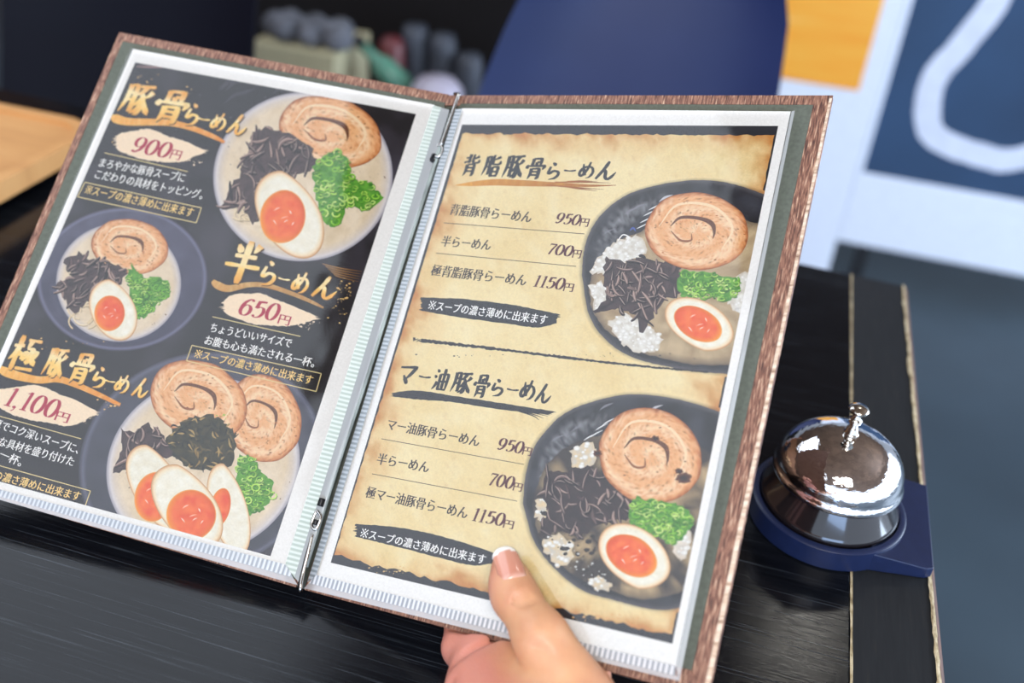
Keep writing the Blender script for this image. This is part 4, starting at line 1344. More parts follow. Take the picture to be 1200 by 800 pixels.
for a_ in (([(131, 136), (136, 139), (150, 142.5), (175, 143), (200, 144), (225, 150), (250, 160), (263, 166.5)], (5, 10.5, 9, 8, 7.5, 6.5, 5.5, 3), 1),
           ([(249, 329), (255, 334), (268, 338), (292, 333.5), (315, 335), (345, 345), (366, 354), (379, 360.5)], (5, 9, 8, 6, 5.5, 5, 4, 2), 2, rgb(214, 166, 92), rgb(176, 128, 66)),
           ([(0, 432), (8, 436), (24, 441), (46, 445), (68, 444), (90, 451), (115, 462), (141, 474)], (8, 11, 10, 8.5, 8, 7, 6, 3.5), 3)):
    S = Ink(P, 44); swoosh(S, *a_); S.build('brush_stroke', sh, 'gold brush stroke under a dish name')
S = Ink(P, 44)
for k in range(5):                                # dry brush marks at the right edge beside the top bowl
    S.ribbon([(378 + 8 * k * .4, 309 + k * 3, .5), (398, 314 + k * 2.6, 1.3), (424 - k, 318 + k * 3.0, .4)], rgb(190, 140, 76), rgb(120, 84, 50))
for c, rx, ry, n, sd in (((396, 352), 12, 22, 30, 1), ((410, 338), 8, 14, 16, 7), ((141, 168), 5, 14, 12, 2), ((173, 95), 12, 8, 8, 3), ((215, 108), 10, 8, 7, 4), ((72, 402), 40, 10, 12, 5), ((118, 470), 20, 16, 14, 6)):
    splatter(S, c, rx, ry, n, sd, rgb(232, 190, 120), 1.0)
put(S.build('gold_flecks', sh, 'scattered gold flecks'), kind='stuff')

for top_, bot_, sd, fx in (([(137, 159), (142, 156), (159, 153), (172, 151), (184, 154), (198, 160), (216, 165), (240, 176)], [(136, 173), (140, 177), (150, 181), (165, 186), (183, 189), (201, 190), (216, 189), (228, 183), (240, 179)], 1, (225, 186)),
                           ([(262, 353), (265, 350), (273, 345), (292, 344), (307, 344), (322, 350), (340, 357), (371, 370)], [(262, 364), (266, 368), (275, 372), (295, 379), (312, 381), (335, 382), (350, 380), (371, 374)], 2, (358, 380)),
                           ([(-14, 460), (0, 456), (22, 453), (39, 451), (54, 454), (70, 462), (90, 469), (114, 482)], [(-14, 474), (0, 478), (15, 486), (37, 492), (60, 496), (78, 499), (92, 496), (105, 489), (114, 486)], 3, (100, 492))):
    W = Ink(P, 48); ragged(top_, bot_, CREAM, W, 2.2, 8, sd, 12); splatter(W, fx, 14, 6, 16, sd, CREAM, 1.2)
    W.build('price_patch', sh, 'cream brush patch behind a price')

TIT = [(('豚', 161.5, 117.5, 45, 36), ('骨', 203, 126.5, 40, 39), ('ら', 225.5, 135, 16, 25), ('ー', 239.5, 140.5, 15, 6), ('め', 256, 144, 19, 20), ('ん', 277.5, 147, 24, 24)),
       (('半', 287, 308, 45, 49), ('ら', 315, 320.5, 18, 28), ('ー', 333.5, 327.5, 14, 6), ('め', 352, 332, 21, 24), ('ん', 380, 338, 30, 27)),
       (('極', 31, 414.5, 40, 42), ('豚', 66, 425.5, 33, 34), ('骨', 97, 432.5, 31, 36), ('ら', 117, 442.5, 15, 24), ('ー', 130, 447, 12, 5), ('め', 143.5, 450.5, 18, 21), ('ん', 164.5, 455, 20, 23))]
for k, row in enumerate(TIT):
    T = Ink(P, 50)
    for ch, cx, cy, w, h in row:
        kn = ch not in 'らーめん'
        brush_glyph(T, ch, cx + .7, cy + 1.1, w * 1.03, h * 1.03, rgb(84, 52, 20), 14.5 if kn else 16, k)
    T.up(1)
    for ch, cx, cy, w, h in row:
        kn = ch not in 'らーめん'
        brush_glyph(T, ch, cx, cy, w * 1.03, h * 1.03, gold(k), 14 if kn else 15.5, k)
    T.build('title_lettering', sh, 'gold brush lettered dish name')

for s, lb, rb, h, yl, yr in (('900', (152, 178.5), (196.5, 187), 18.5, (199.5, 185.5), (211, 188)), ('650', (277, 369), (323.5, 377.5), 20.5, (326, 378.5), (339, 381.5)), ('1,100', (3, 474.5), (64, 491.5), 22, (65, 491.5), (80, 495.5))):
    F = Ink(P, 54); figures(F, s, lb, rb, h, CRIM, slant=0.16, wmin=4, wmax=14)
    text(F, '円', yl, yr, 12.5, CRIM, 0.0, .02)
    F.build('price_lettering', sh, 'crimson price figures')

LINE = rgb(232, 212, 150)
for (a, b), lines in ((((122.5, 179), (220, 201)), (('まろやかな豚骨スープに', (116.5, 195.5), (216, 214)), ('こだわりの具材をトッピング。', (111.5, 209), (237, 234)))),
                      (((249, 371), (352, 394)), (('ちょうどいいサイズで', (246.5, 388.5), (341, 407.5)), ('お腹も心も満たされる一杯。', (240, 403), (368, 430.5)))),
                      (((-20, 482), (95, 514)), (('厚でコク深いスープに、', (-8, 500), (92, 531.5)), ('な具材を盛り付けた', (-1, 521.5), (86, 546)), ('ー一杯。', (-10.5, 532), (25, 546.5))))):
    N = Ink(P, 54)
    N.ribbon([(*a, .9), (*b, .9)], LINE, smooth=False)
    for s, lb, rb in lines: text(N, s, lb, rb, 11.8, WHITE, 0.0, .016)
    N.build('description_lettering', sh, 'small white description under a pale rule')
NG = rgb(248, 212, 132)
for q, s, lb, rb in (((((99.5, 213.5), (236, 243.5)), ((236, 243.5), (230, 261)), ((230, 261), (91, 230.5)), ((91, 230.5), (99.5, 213.5))), '※スープの濃さ薄めに出来ます', (99.5, 226.5), (225.5, 254.5)),
                     ((((225, 404.5), (376.5, 437.5)), ((376.5, 437.5), (370.5, 458.5)), ((370.5, 458.5), (218.5, 422.5)), ((218.5, 422.5), (225, 404.5))), '※スープの濃さ薄めに出来ます', (227.5, 418.5), (365.5, 450.5)),
                     ((((-20, 540), (106, 575)), ((106, 575), (100, 592))), 'スープの濃さ薄めに出来ます', (-36, 553), (93.5, 586.5))):
    G = Ink(P, 54)
    for a, b in q: G.ribbon([(*a, 1.0), (*b, 1.0)], LINE, smooth=False)
    text(G, s, lb, rb, 11.4, NG, .002, .016)
    G.build('note_lettering', sh, 'small gold note in a thin box')

# white margins of the sheet lie over the ends of the pictures
E_ = Ink(P, 2)
Q = ((156, 57.5), (509, 123), (334.5, 662), (-62, 557))
for (a, b), (c, d) in zip(zip(Q, Q[1:] + Q[:1]), zip((TLp, TRp, BRp, BLp), (TRp, BRp, BLp, TLp))):
    E_.poly([a, b, d, c], WHITE)
E_.build('white_margin', sh, clip=False)

# ================================================================== right sheet
sh = PAP['right']; P = RP
K = Ink(P, 1)
TLp, TRp, BRp, BLp = (541.5, 146), (912, 147.5), (788, 754), (387.5, 659)
CLIP[id(RP)] = [TLp, TRp, BRp, BLp]
K.poly([TLp, TRp, BRp, BLp], SLATE)
rr = random.Random(12)


def edge(a, b, n, amp):
    out = []
    for i in range(n + 1):
        t = i / n; out.append((a[0] + (b[0] - a[0]) * t + (rr.random() - .5) * .6, a[1] + (b[1] - a[1]) * t + amp * (noise.noise((i * .35, a[0], 0)) + .7 * (rr.random() - .5))))
    return out


def parch(x, y, t):
    n = nz(x, y, 0.012, 2.0, 5); n2 = nz(x, y, 0.05, 6.0, 4); n3 = nz(x, y, 0.3, 4.0, 2)
    c = mixc(rgb(244, 226, 176), rgb(236, 212, 154), 0.5 + 0.9 * n)
    c = mixc(c, rgb(246, 232, 190), max(0, .6 * n2))
    lx = 541 - (y - 146) * 0.3; ex = min(x - lx, 0.001 + (541 + 371 - (y - 146) * .204) - x); ey = min(y - (157 - 0 * x), 652 + (x - 387) * .235 - y)
    d = min(ex * 0.9, ey * 1.25) + 26 * n + 14 * n2
    c = mixc(c, rgb(222, 174, 104), max(0, 1 - d / 36) * .62)
    c = mixc(c, rgb(200, 134, 70), max(0, 1 - d / 12) * .62)
    return mixc(c, rgb(198, 156, 90), max(0, .35 * n3 - .05))


# parchment: a fine grid whose upper and lower borders are torn
n0 = len(K.v); NX, NY = 90, 120
topE = edge((542, 156.5), (908, 158.5), NX, 2.2); botE = edge((391.5, 650.5), (788, 744.5), NX, 4.0)
for j in range(NY + 1):
    t = j / NY
    for i in range(NX + 1):
        x = topE[i][0] * (1 - t) + botE[i][0] * t; y = topE[i][1] * (1 - t) + botE[i][1] * t
        if i == 0: x += 1.2 * noise.noise((j * .5, 3, 0))
        if i == NX: x += 1.5 * noise.noise((j * .5, 9, 0)) - .5
        K.vert(x, y, parch(x, y, t))
for j in range(NY):
    for i in range(NX):
        k = n0 + j * (NX + 1) + i; K.f.append((k, k + NX + 1, k + NX + 2, k + 1))
K.up(1)
splatter(K, (470, 668), 40, 5, 24, 3, rgb(226, 190, 130), 1.4); splatter(K, (700, 724), 60, 5, 30, 4, rgb(226, 180, 120), 1.4)
K.build('parchment_print', sh, 'aged parchment print with torn dark bands')


def black_bowl(name, out, inner, wh, seed):
    b = Ink(P, 4)
    # soft shade of the printed picture around the bowl
    cx = sum(p[0] for p in out) / len(out); cy = sum(p[1] for p in out) / len(out)
    blob(b, [(cx + (x - cx) * 1.045, cy + (y - cy) * 1.03) for x, y in out], lambda t, x, y: mixc(rgb(70, 58, 50), parch(x, y, .5), max(0, (t - .93) / .07)), 10, .2, seed)

    def glaze(t, x, y):
        c = mixc(rgb(26, 26, 32), rgb(60, 62, 72), .3 + .8 * nz(x, y, .04, seed))
        a = math.atan2(y - cy, x - cx); w = max(0.0, 1 - abs(((a + 2.35 + pi) % (2 * pi)) - pi) / 0.95)      # sheen photographed on the far wall
        band = max(0.0, 1 - abs(t - .80) / .13)
        c = mixc(c, rgb(150, 152, 160), min(1, w * band * (0.55 + 1.3 * nz(x, y, .16, seed + 2))))
        return mixc(c, rgb(96, 94, 100), max(0, (t - .95) / .05) * .7)
    blob(b, out, glaze, 10, .3, seed)
    return b


outD = [(682, 322), (684, 296), (692, 270), (706, 250), (728, 232), (754, 221), (800, 212), (847, 213), (894, 227), (925, 245), (935, 330), (912, 410), (880, 436), (838, 437), (785, 430), (740, 418), (710, 398), (690, 368)]
D = black_bowl('d', outD, None, None, 1)
rr = random.Random(2)
for k in (1, 4, 5, 8, 11):                         # fine glints on the glaze
    a = 3.5 + k * .12 + .1 * rr.random(); r = .86 + .07 * rr.random()
    x, y = 800 + 112 * r * cos(a), 326 + 108 * r * sin(a)
    D.ribbon([(x - 7, y + 4, .4), (x, y - 1, 1 + 2.4 * rr.random()), (x + 9, y - 4, .4)], rgb(126, 126, 136) if rr.random() < .7 else rgb(196, 196, 204), k=3)
inD = [(690, 336), (700, 306), (716, 288), (742, 274), (780, 262), (840, 256), (890, 262), (925, 290), (925, 370), (880, 420), (830, 428), (784, 422), (742, 408), (712, 388), (694, 362)]
blob(D, inD, lambda t, x, y: mixc(mixc(rgb(200, 178, 142), rgb(158, 134, 102), .5 + 1.1 * nz(x, y, .05, 3)), rgb(86, 74, 66), max(0, (t - .9) / .1) * .8), 8, 1.0, 3)


def fat(ink, poly, n, seed, col=rgb(238, 238, 234)):
    """white back fat foam"""
    r2 = random.Random(seed)
    blob(ink, poly, lambda t, x, y: mixc(mixc(col, rgb(206, 200, 190), .5 + nz(x, y, .16, seed)), rgb(190, 168, 136), max(0, (t - .85) / .15) * .5), rough=2.6, seed=seed)
    base = ink.l
    for i in range(n):
        ink.l = base + (i % 8) * .12
        x, y = rand_in(poly, r2); s = 1.2 + 2.6 * r2.random()
        ink.disc((x, y), (s, 0), (0, s * .8), lambda r, t, px, py: mixc(rgb(252, 252, 250), rgb(222, 220, 216), r), 2, 9)


fat(D, [(692, 318), (706, 296), (724, 282), (744, 276), (758, 290), (742, 304), (720, 312), (706, 322)], 40, 3)
fat(D, [(690, 336), (706, 330), (716, 344), (712, 360), (698, 364)], 16, 4)
fat(D, [(712, 374), (734, 368), (752, 378), (774, 392), (772, 410), (748, 412), (726, 398)], 50, 5)
fat(D, [(850, 334), (872, 318), (892, 330), (885, 360), (866, 366), (852, 352)], 34, 6)
D.ribbon([(724, 282, 1), (730, 275, 1.4), (737, 278, 1.4), (733, 284, 1)], rgb(246, 246, 246)); D.ribbon([(738, 270, 1), (742, 267, 2.2), (745, 271, 1)], rgb(70, 90, 170))
for x, y in ((760, 250), (756, 258), (766, 243), (752, 265)): D.ribbon([(x - 6, y + 3, .4), (x, y, 1.4), (x + 8, y - 4, .4)], rgb(228, 230, 234), k=3)
fungus(D, [(712, 300), (736, 308), (750, 300), (776, 306), (796, 314), (796, 342), (778, 352), (764, 372), (752, 388), (742, 366), (716, 362), (696, 368), (712, 346), (706, 322)], 62, 51, .2, .95, 1.2)
pork(D, (816.5, 271), (60, 8), (-8, 45), 9.0)
scallion(D, [(800, 318), (822, 320), (846, 322), (868, 330), (862, 346), (848, 352), (836, 346), (818, 348), (800, 346), (794, 332)], 75, 52, .95)
egg(D, (819.5, 380), (-40, -8), (6, 31), (818, 379.5), (-28, -5), (4, 21), 5.0)
D.build('bowl_picture', sh, 'picture of ramen with white back fat in a black bowl')

outE = [(613, 590), (616, 556), (626, 524), (644, 500), (662, 484), (690, 472), (735, 462), (786, 466), (836, 480), (868, 500), (870, 590), (830, 690), (795, 712), (760, 713), (720, 703), (684, 692), (652, 668), (626, 634)]
E2 = black_bowl('e', outE, None, None, 4)
for k in (0, 3, 5, 8, 12):
    a = 3.45 + k * .12 + .1 * rr.random(); r = .86 + .07 * rr.random()
    x, y = 738 + 122 * r * cos(a), 588 + 124 * r * sin(a)
    E2.ribbon([(x - 7, y + 4, .4), (x, y - 1, 1 + 2.4 * rr.random()), (x + 9, y - 4, .4)], rgb(120, 120, 130) if rr.random() < .7 else rgb(190, 190, 198), k=3)
inE = [(624, 590), (634, 556), (650, 534), (680, 516), (720, 508), (780, 512), (830, 530), (845, 600), (820, 676), (790, 696), (750, 702), (712, 690), (676, 676), (648, 652), (630, 622)]
blob(E2, inE, lambda t, x, y: mixc(mixc(rgb(58, 52, 50), rgb(190, 164, 124), max(0, .25 + 1.7 * nz(x, y, .035, 6))), rgb(60, 54, 54), max(0, (t - .9) / .1) * .8), 8, 1.0, 3)
for poly, n, sd in (([(668, 528), (692, 518), (698, 534), (688, 548), (670, 546)], 14, 3), ([(628, 588), (640, 580), (648, 596), (640, 612), (628, 606)], 10, 4), ([(636, 630), (656, 626), (672, 640), (666, 660), (654, 664), (640, 648)], 22, 5), ([(792, 618), (806, 612), (808, 640), (798, 656), (788, 640)], 20, 6), ([(690, 680), (706, 676), (716, 690), (700, 692)], 8, 7)):
    fat(E2, poly, n, sd, rgb(226, 204, 164) if sd != 6 else rgb(236, 226, 214))
base = E2.l
for i in range(60):                               # black garlic oil pooled on the broth
    x, y = rand_in([(640, 560), (690, 600), (700, 650), (690, 676), (650, 640), (632, 600)], rr)
    s = .8 + 3.4 * rr.random() ** 2; E2.l = base + (i % 6) * .1
    E2.disc((x, y), (s, 0), (0, s * .7), lambda r, t, px, py: mixc(rgb(26, 24, 26), rgb(52, 46, 44), r), 2, 10, lambda t: 1 + .4 * noise.noise((cos(t) + x, sin(t), y)))
for i in range(26):
    x, y = rand_in([(650, 650), (690, 640), (720, 690), (690, 684)], rr); s = .5 + 1.4 * rr.random()
    E2.poly([(x + s * cos(t), y + s * .6 * sin(t)) for t in (0, 1.2, 2.4, 3.6, 4.8)], rgb(216, 216, 212))
fungus(E2, [(640, 552), (664, 552), (684, 546), (706, 556), (724, 564), (742, 576), (738, 606), (716, 612), (690, 622), (680, 630), (656, 620), (630, 630), (642, 600), (636, 576)], 66, 61, .5, .95, 1.2)
for x, y in ((704, 500), (698, 508), (690, 512), (712, 494)): E2.ribbon([(x - 6, y + 4, .4), (x, y, 1.5), (x + 8, y - 4, .4)], rgb(226, 228, 232), k=3)
pork(E2, (762, 534), (60, 12), (-8, 55), 11.0, True, ((700, 531, 5), (801, 560, 9), (768, 514, 5), (796, 552, 5)))
scallion(E2, [(744, 582), (764, 586), (790, 590), (812, 604), (806, 622), (790, 640), (776, 630), (756, 622), (738, 612), (738, 596)], 85, 62)
egg(E2, (743.5, 652), (-42, -9), (5, 38), (740, 651), (-30, -5), (4, 25), 6.0)
E2.build('bowl_picture', sh, 'picture of ramen with black garlic oil in a black bowl')

S = Ink(P, 5)


def bandlet(ink, top, bot, col, seed): ragged(top, bot, col, ink, 1.4, 12, seed, 10)


n0 = len(S.v)
S.ribbon([(534, 217, .6), (552, 215.5, 5), (580, 213.5, 7.5), (612, 214.5, 7.2), (650, 216, 5), (690, 217.5, 3), (722, 217, .6)], rgb(228, 158, 44), rgb(150, 84, 30), k=9)
for i in range(n0, len(S.c)): S.c[i] = mixc(S.c[i], rr.choice([rgb(246, 190, 80), rgb(206, 124, 26)]), .35 * rr.random())
for dy, x0, x1 in ((-3, 650, 716), (3.2, 640, 708), (4.6, 656, 700), (-4.4, 664, 700)): S.ribbon([(x0, 215 + dy * .5, 1.6), ((x0 + x1) / 2, 216.4 + dy, 1.5), (x1, 218 + dy * 1.2, .3)], rgb(176, 104, 36), rgb(132, 76, 34))
S.build('orange_brush_stroke', sh, 'orange brush stroke under the upper dish name')

for nm, lb_, a_ in (('note_band', 'dark brush band behind a note', ([(493, 348.5), (540, 350), (590, 355.5), (622, 361), (654, 368)], [(494, 364), (540, 372), (600, 380), (630, 383.5), (652, 379)], SLATE, 4)),
                    ('note_band', 'dark brush band behind a note', ([(417, 613.5), (460, 617), (500, 624), (545, 636), (582, 649)], [(418, 629), (455, 638), (510, 652), (552, 662), (578, 660)], SLATE, 5)),
                    ('brush_stroke', 'dark brush stroke under the lower dish name', ([(460, 460), (490, 457.5), (540, 465), (600, 474), (650, 482)], [(460, 464.5), (490, 468), (530, 471), (590, 480), (642, 486)], SLATE, 6))):
    B2 = Ink(P, 5); bandlet(B2, *a_)
    if nm == 'brush_stroke':
        for k in range(5): B2.ribbon([(590 + 4 * k, 473 + k * 2, 1.4), (625, 480 + k * 1.8, 1.2), (652 - 5 * k, 483 + k * 2.3, .3)], SLATE)
    B2.build(nm, sh, lb_)
B2 = Ink(P, 5)
pts = [(484, 397.5), (540, 404), (600, 411), (660, 418.5), (720, 425.5), (775, 431), (830, 436)]
q = spline(pts, 26); rr = random.Random(6)
top = [(x, y - (1.9 - .9 * i / len(q)) * (.55 + .9 * rr.random())) for i, (x, y) in enumerate(q)]; bot = [(x, y + (1.9 - .9 * i / len(q)) * (.55 + .9 * rr.random())) for i, (x, y) in enumerate(q)]
B2.poly(top + bot[::-1], SLATE)
splatter(B2, (650, 417), 150, 4, 40, 8, SLATE, .8)
splatter(B2, (489, 398), 6, 2, 12, 9, rgb(240, 220, 168), 1.0)
B2.build('divider_stroke', sh, 'rough dark dividing stroke')

for k, row in enumerate(((('背', 552.5, 193.5, 21, 25), ('脂', 576, 194.5, 24, 25), ('豚', 602, 195.5, 28, 27), ('骨', 628, 197.5, 24, 25), ('ら', 648.5, 200.5, 15, 20), ('ー', 668, 200, 14, 4.5), ('め', 687, 199.5, 19, 19), ('ん', 709.5, 200, 25, 22)),
                         (('マ', 480.5, 439.5, 20, 21), ('ー', 498, 441.5, 14, 5), ('油', 516.5, 445, 22, 25), ('豚', 541, 448.5, 27, 25), ('骨', 565, 452.5, 20, 27), ('ら', 583, 454, 14, 20), ('ー', 601, 456.5, 14, 5), ('め', 618, 457, 19, 23), ('ん', 636, 461, 20, 23)))):
    T = Ink(P, 8)
    for ch, cx, cy, w, h in row:
        kn = ch not in 'らーめんマ'
        brush_glyph(T, ch, cx, cy, w * 1.03, h * 1.03, SLATE, 14 if kn else 16, k + 5)
    T.build('title_lettering', sh, 'dark brush lettered dish name')

DARK = rgb(56, 46, 48); MAR = rgb(84, 30, 44)
for s, lb, rb, h in (('背脂豚骨らーめん', (526.5, 250.5), (621.5, 260), 14.5), ('半らーめん', (516.5, 287.5), (574, 292.5), 14), ('極背脂豚骨らーめん', (504.5, 321.5), (615.5, 334), 14.5),
                     ('マー油豚骨らーめん', (453, 502), (560.5, 522.5), 14.5), ('半らーめん', (441, 542.5), (501.5, 553), 14.5), ('極マー油豚骨らーめん', (428, 581.5), (546.5, 607), 15)):
    R = Ink(P, 6); text(R, s, lb, rb, h, DARK, -0.002, .03); R.build('dish_lettering', sh, 'small dark dish name')
for a, b in (((520, 261), (685, 274)), ((511, 296.5), (675, 312)), ((447, 514), (614, 544)), ((436, 555), (606, 587))):
    R = Ink(P, 6); R.ribbon([(*a, .8), (*b, .8)], rgb(96, 74, 60), smooth=False); R.build('rule', sh, 'thin dark rule')
for s, lb, rb, h, yl, yr in (('950', (649, 261.5), (677.5, 264.5), 13, (679, 264), (689, 265)), ('700', (639, 297.5), (669, 301), 13, (670.5, 301), (680, 302)), ('1150', (623, 335.5), (659, 340), 14, (660, 340), (671, 341.3)),
                             ('950', (581, 526.5), (611, 532), 14.5, (612, 531.5), (622, 533.5)), ('700', (570, 568), (600, 573.5), 15, (601, 573.5), (611, 575.5)), ('1150', (551, 609.5), (589, 617), 15.5, (589.5, 617), (601, 619.3))):
    F = Ink(P, 6); figures(F, s, lb, rb, h, MAR, slant=0.16, wmin=4, wmax=15)
    text(F, '円', yl, yr, 11, MAR, .004, .02)
    F.build('price_lettering', sh, 'maroon price figures')
for lb, rb in (((501, 361.5), (640, 379.5)), ((421.5, 628), (568, 660.5))):
    G = Ink(P, 9); text(G, '※スープの濃さ薄めに出来ます', lb, rb, 12.2, WHITE, .002, .016)
    G.build('note_lettering', sh, 'small white note on a dark band')
E_ = Ink(P, 2)
Q = ((541, 127), (926.5, 130.5), (792, 780.5), (369, 674))
for (a, b), (c, d) in zip(zip(Q, Q[1:] + Q[:1]), zip((TLp, TRp, BRp, BLp), (TRp, BRp, BLp, TLp))):
    E_.poly([a, b, d, c], WHITE)
E_.build('white_margin', sh, clip=False)
# ------------------------------------------------------------------ the hand that holds the menu
def HP(px, py, n):
    """point seen at a pixel, n millimetres in front of the right page plane"""
    return RP.px(px, py, n * 0.001)


def smin(a, b, k):
    h = np.clip(0.5 + 0.5 * (b - a) / k, 0, 1)
    return b + (a - b) * h - k * h * (1 - h)


def cone(P, a, b, ra, rb, flat=None):
    """distance to a tapered capsule; flat = (axis, factor) squeezes it along an axis"""
    a = np.array(a); b = np.array(b)
    if flat is not None:
        ax, fk = flat; ax = np.array(ax)
        P = P + ((P - a) @ ax)[..., None] * ax * (fk - 1); b = b + ((b - a) @ ax) * ax * (fk - 1)
    P = np.asarray(P, np.float32); a = a.astype(np.float32); b = b.astype(np.float32)
    d = b - a; L2 = d @ d
    t = np.clip(((P - a) @ d) / L2, 0, 1)
    return np.linalg.norm(P - (a + t[..., None] * d), axis=-1) - (ra + (rb - ra) * t)


def surface_nets(F, o, h):
    """naive surface nets: grid of distances to a quad mesh"""
    nx, ny, nz_ = F.shape; S = F < 0
    c = np.zeros((nx - 1, ny - 1, nz_ - 1), int)
    pos = np.zeros((nx - 1, ny - 1, nz_ - 1, 3)); cnt = np.zeros((nx - 1, ny - 1, nz_ - 1))
    corners = [(i, j, k) for i in (0, 1) for j in (0, 1) for k in (0, 1)]
    sl = lambda A, q: A[q[0]:nx - 1 + q[0], q[1]:ny - 1 + q[1], q[2]:nz_ - 1 + q[2]]
    for p in corners:
        for ax in range(3):
            if p[ax]: continue
            q = list(p); q[ax] = 1
            fa, fb = sl(F, p), sl(F, q); cr = (fa < 0) != (fb < 0)
            with np.errstate(divide='ignore', invalid='ignore'): t = np.where(cr, fa / (fa - fb), 0)
            for d in range(3): pos[..., d] += np.where(cr, p[d] + (t if d == ax else 0), 0)
            cnt += cr
    act = cnt > 0; idx = -np.ones(act.shape, int); idx[act] = np.arange(act.sum())
    I = np.argwhere(act); V = o + h * (I + pos[act] / cnt[act][:, None])
    faces = []
    for ax in range(3):
        u, v = [(1, 2), (2, 0), (0, 1)][ax]
        n_ = F.shape[ax] - 1
        a = np.take(S, range(n_), ax); b_ = np.take(S, range(1, n_ + 1), ax)
        g = np.argwhere(a != b_)
        g = g[(g[:, u] >= 1) & (g[:, v] >= 1) & (g[:, u] < idx.shape[u]) & (g[:, v] < idx.shape[v])]
        q = []
        for du, dv in ((-1, -1), (0, -1), (0, 0), (-1, 0)):
            e = g.copy(); e[:, u] += du; e[:, v] += dv; q.append(idx[e[:, 0], e[:, 1], e[:, 2]])
        q = np.stack(q, 1); ins = S[g[:, 0], g[:, 1], g[:, 2]]
        q[~ins] = q[~ins][:, ::-1]
        faces += [tuple(r) for r in q[(q >= 0).all(1)].tolist()]
    return V, faces


nR = RP.n
# joints of the thumb lying on the page (pixel, pixel, mm in front of the page)
TH = [HP(593, 664, 9.5), HP(597, 676, 10.5), HP(606, 702, 12.5), HP(634, 747, 15.5), HP(676, 822, 6)]
rTH = [0.0072, 0.0092, 0.0108, 0.0126, 0.0195]
# palm behind and below the cover: from the wrist to the roots of the fingers
WR = at_z(664, 985, 0.043)
EL = np.array([0.10, -0.02, 0.10])
ROOT = [HP(680, 770, -19), HP(640, 752, -21), HP(592, 742, -20), HP(549, 738, -15.5)]      # index .. little
MID = [HP(684, 690, -17.5), HP(634, 668, -18.5), HP(584, 672, -18), HP(538, 690, -16)]
TIP = [HP(676, 624, -15), HP(622, 590, -15), HP(574, 600, -15), HP(532, 642, -14)]
END = [HP(670, 588, -13.4), HP(612, 548, -13.4), HP(566, 560, -13.4), HP(528, 610, -12.6)]
rF = [(0.0098, 0.0088, 0.0078, 0.0066), (0.0100, 0.0090, 0.0080, 0.0068), (0.0096, 0.0086, 0.0076, 0.0064), (0.0088, 0.0076, 0.0067, 0.0058)]
h = 0.0012
pts_all = np.array(TH + ROOT + MID + TIP + END + [WR])
lo = pts_all.min(0) - 0.032; hi = pts_all.max(0) + 0.032
lo[1] = 0.045; hi[0] = max(hi[0], 0.10)
ns = np.ceil((hi - lo) / h).astype(int)
gx = [lo[i] + h * np.arange(ns[i] + 1) for i in range(3)]
G = np.stack(np.meshgrid(*[g.astype(np.float32) for g in gx], indexing='ij'), -1)
up_ = np.array([0, 0, 1.0])
# palm: fan of flattened capsules from the wrist to each finger root
D = None
for k in range(4):
    w_ = WR + (ROOT[k] - ROOT[1]) * 0.45; w_[2] = WR[2]
    d = cone(G, ROOT[k], w_, 0.0145 if k < 3 else 0.0135, 0.0185, (nR, 1.45))
    D = d if D is None else smin(D, d, 0.012)
D = smin(D, cone(G, at_z(553, 805, 0.023), at_z(600, 960, 0.034), 0.0115, 0.0175), 0.012)     # heel of the little finger side
fore = smin(cone(G, WR, WR + (EL - WR) * 0.60, 0.0235, 0.029, (up_, 1.22)), D, 0.020)
D = fore
# pads below the finger roots
for k in range(4):
    q = ROOT[k] + RP.b * 0.010 + nR * 0.006
    D = smin(D, np.linalg.norm(G - q, axis=-1) - 0.0085, 0.006)
# fingers reaching up behind the cover, bent forward at the ends
for k in range(4):
    f_ = cone(G, ROOT[k], MID[k], rF[k][0], rF[k][1])
    f_ = smin(f_, cone(G, MID[k], TIP[k], rF[k][1], rF[k][2]), 0.003)
    f_ = smin(f_, cone(G, TIP[k], END[k], rF[k][2], rF[k][3]), 0.003)
    D = smin(D, f_, 0.0040)
# thumb: ball of the thumb, then the two phalanges
th = cone(G, TH[3], TH[4], rTH[3], rTH[4])
th = smin(th, cone(G, TH[3], TH[2], rTH[3], rTH[2] - 0.0004), 0.006)
th = smin(th, cone(G, TH[2], TH[1], rTH[2], rTH[1]), 0.005)
th = smin(th, cone(G, TH[1], TH[0], rTH[1], rTH[0]), 0.003)
th = smin(th, np.linalg.norm(G - HP(599, 692, 11.2), axis=-1) - 0.0098, 0.006)       # soft pad
# ball of the thumb, swelling over the palm, down to the wrist
ball = np.linalg.norm((G - HP(643, 838, 3.5)), axis=-1) - 0.0245
ball = smin(ball, cone(G, HP(650, 838, 2), WR + np.array([0.004, 0.012, 0.006]), 0.0225, 0.0180), 0.014)
th = smin(th, ball, 0.0030)
D = smin(D, th, 0.0035)


def crease(pts, depth, w):
    """a skin fold pressed into the surface"""
    global D
    d = None
    for a, b in zip(pts, pts[1:]):
        e = cone(G, a, b, 0, 0); d = e if d is None else np.minimum(d, e)
    D = D + depth * np.exp(-(d / w) ** 2)


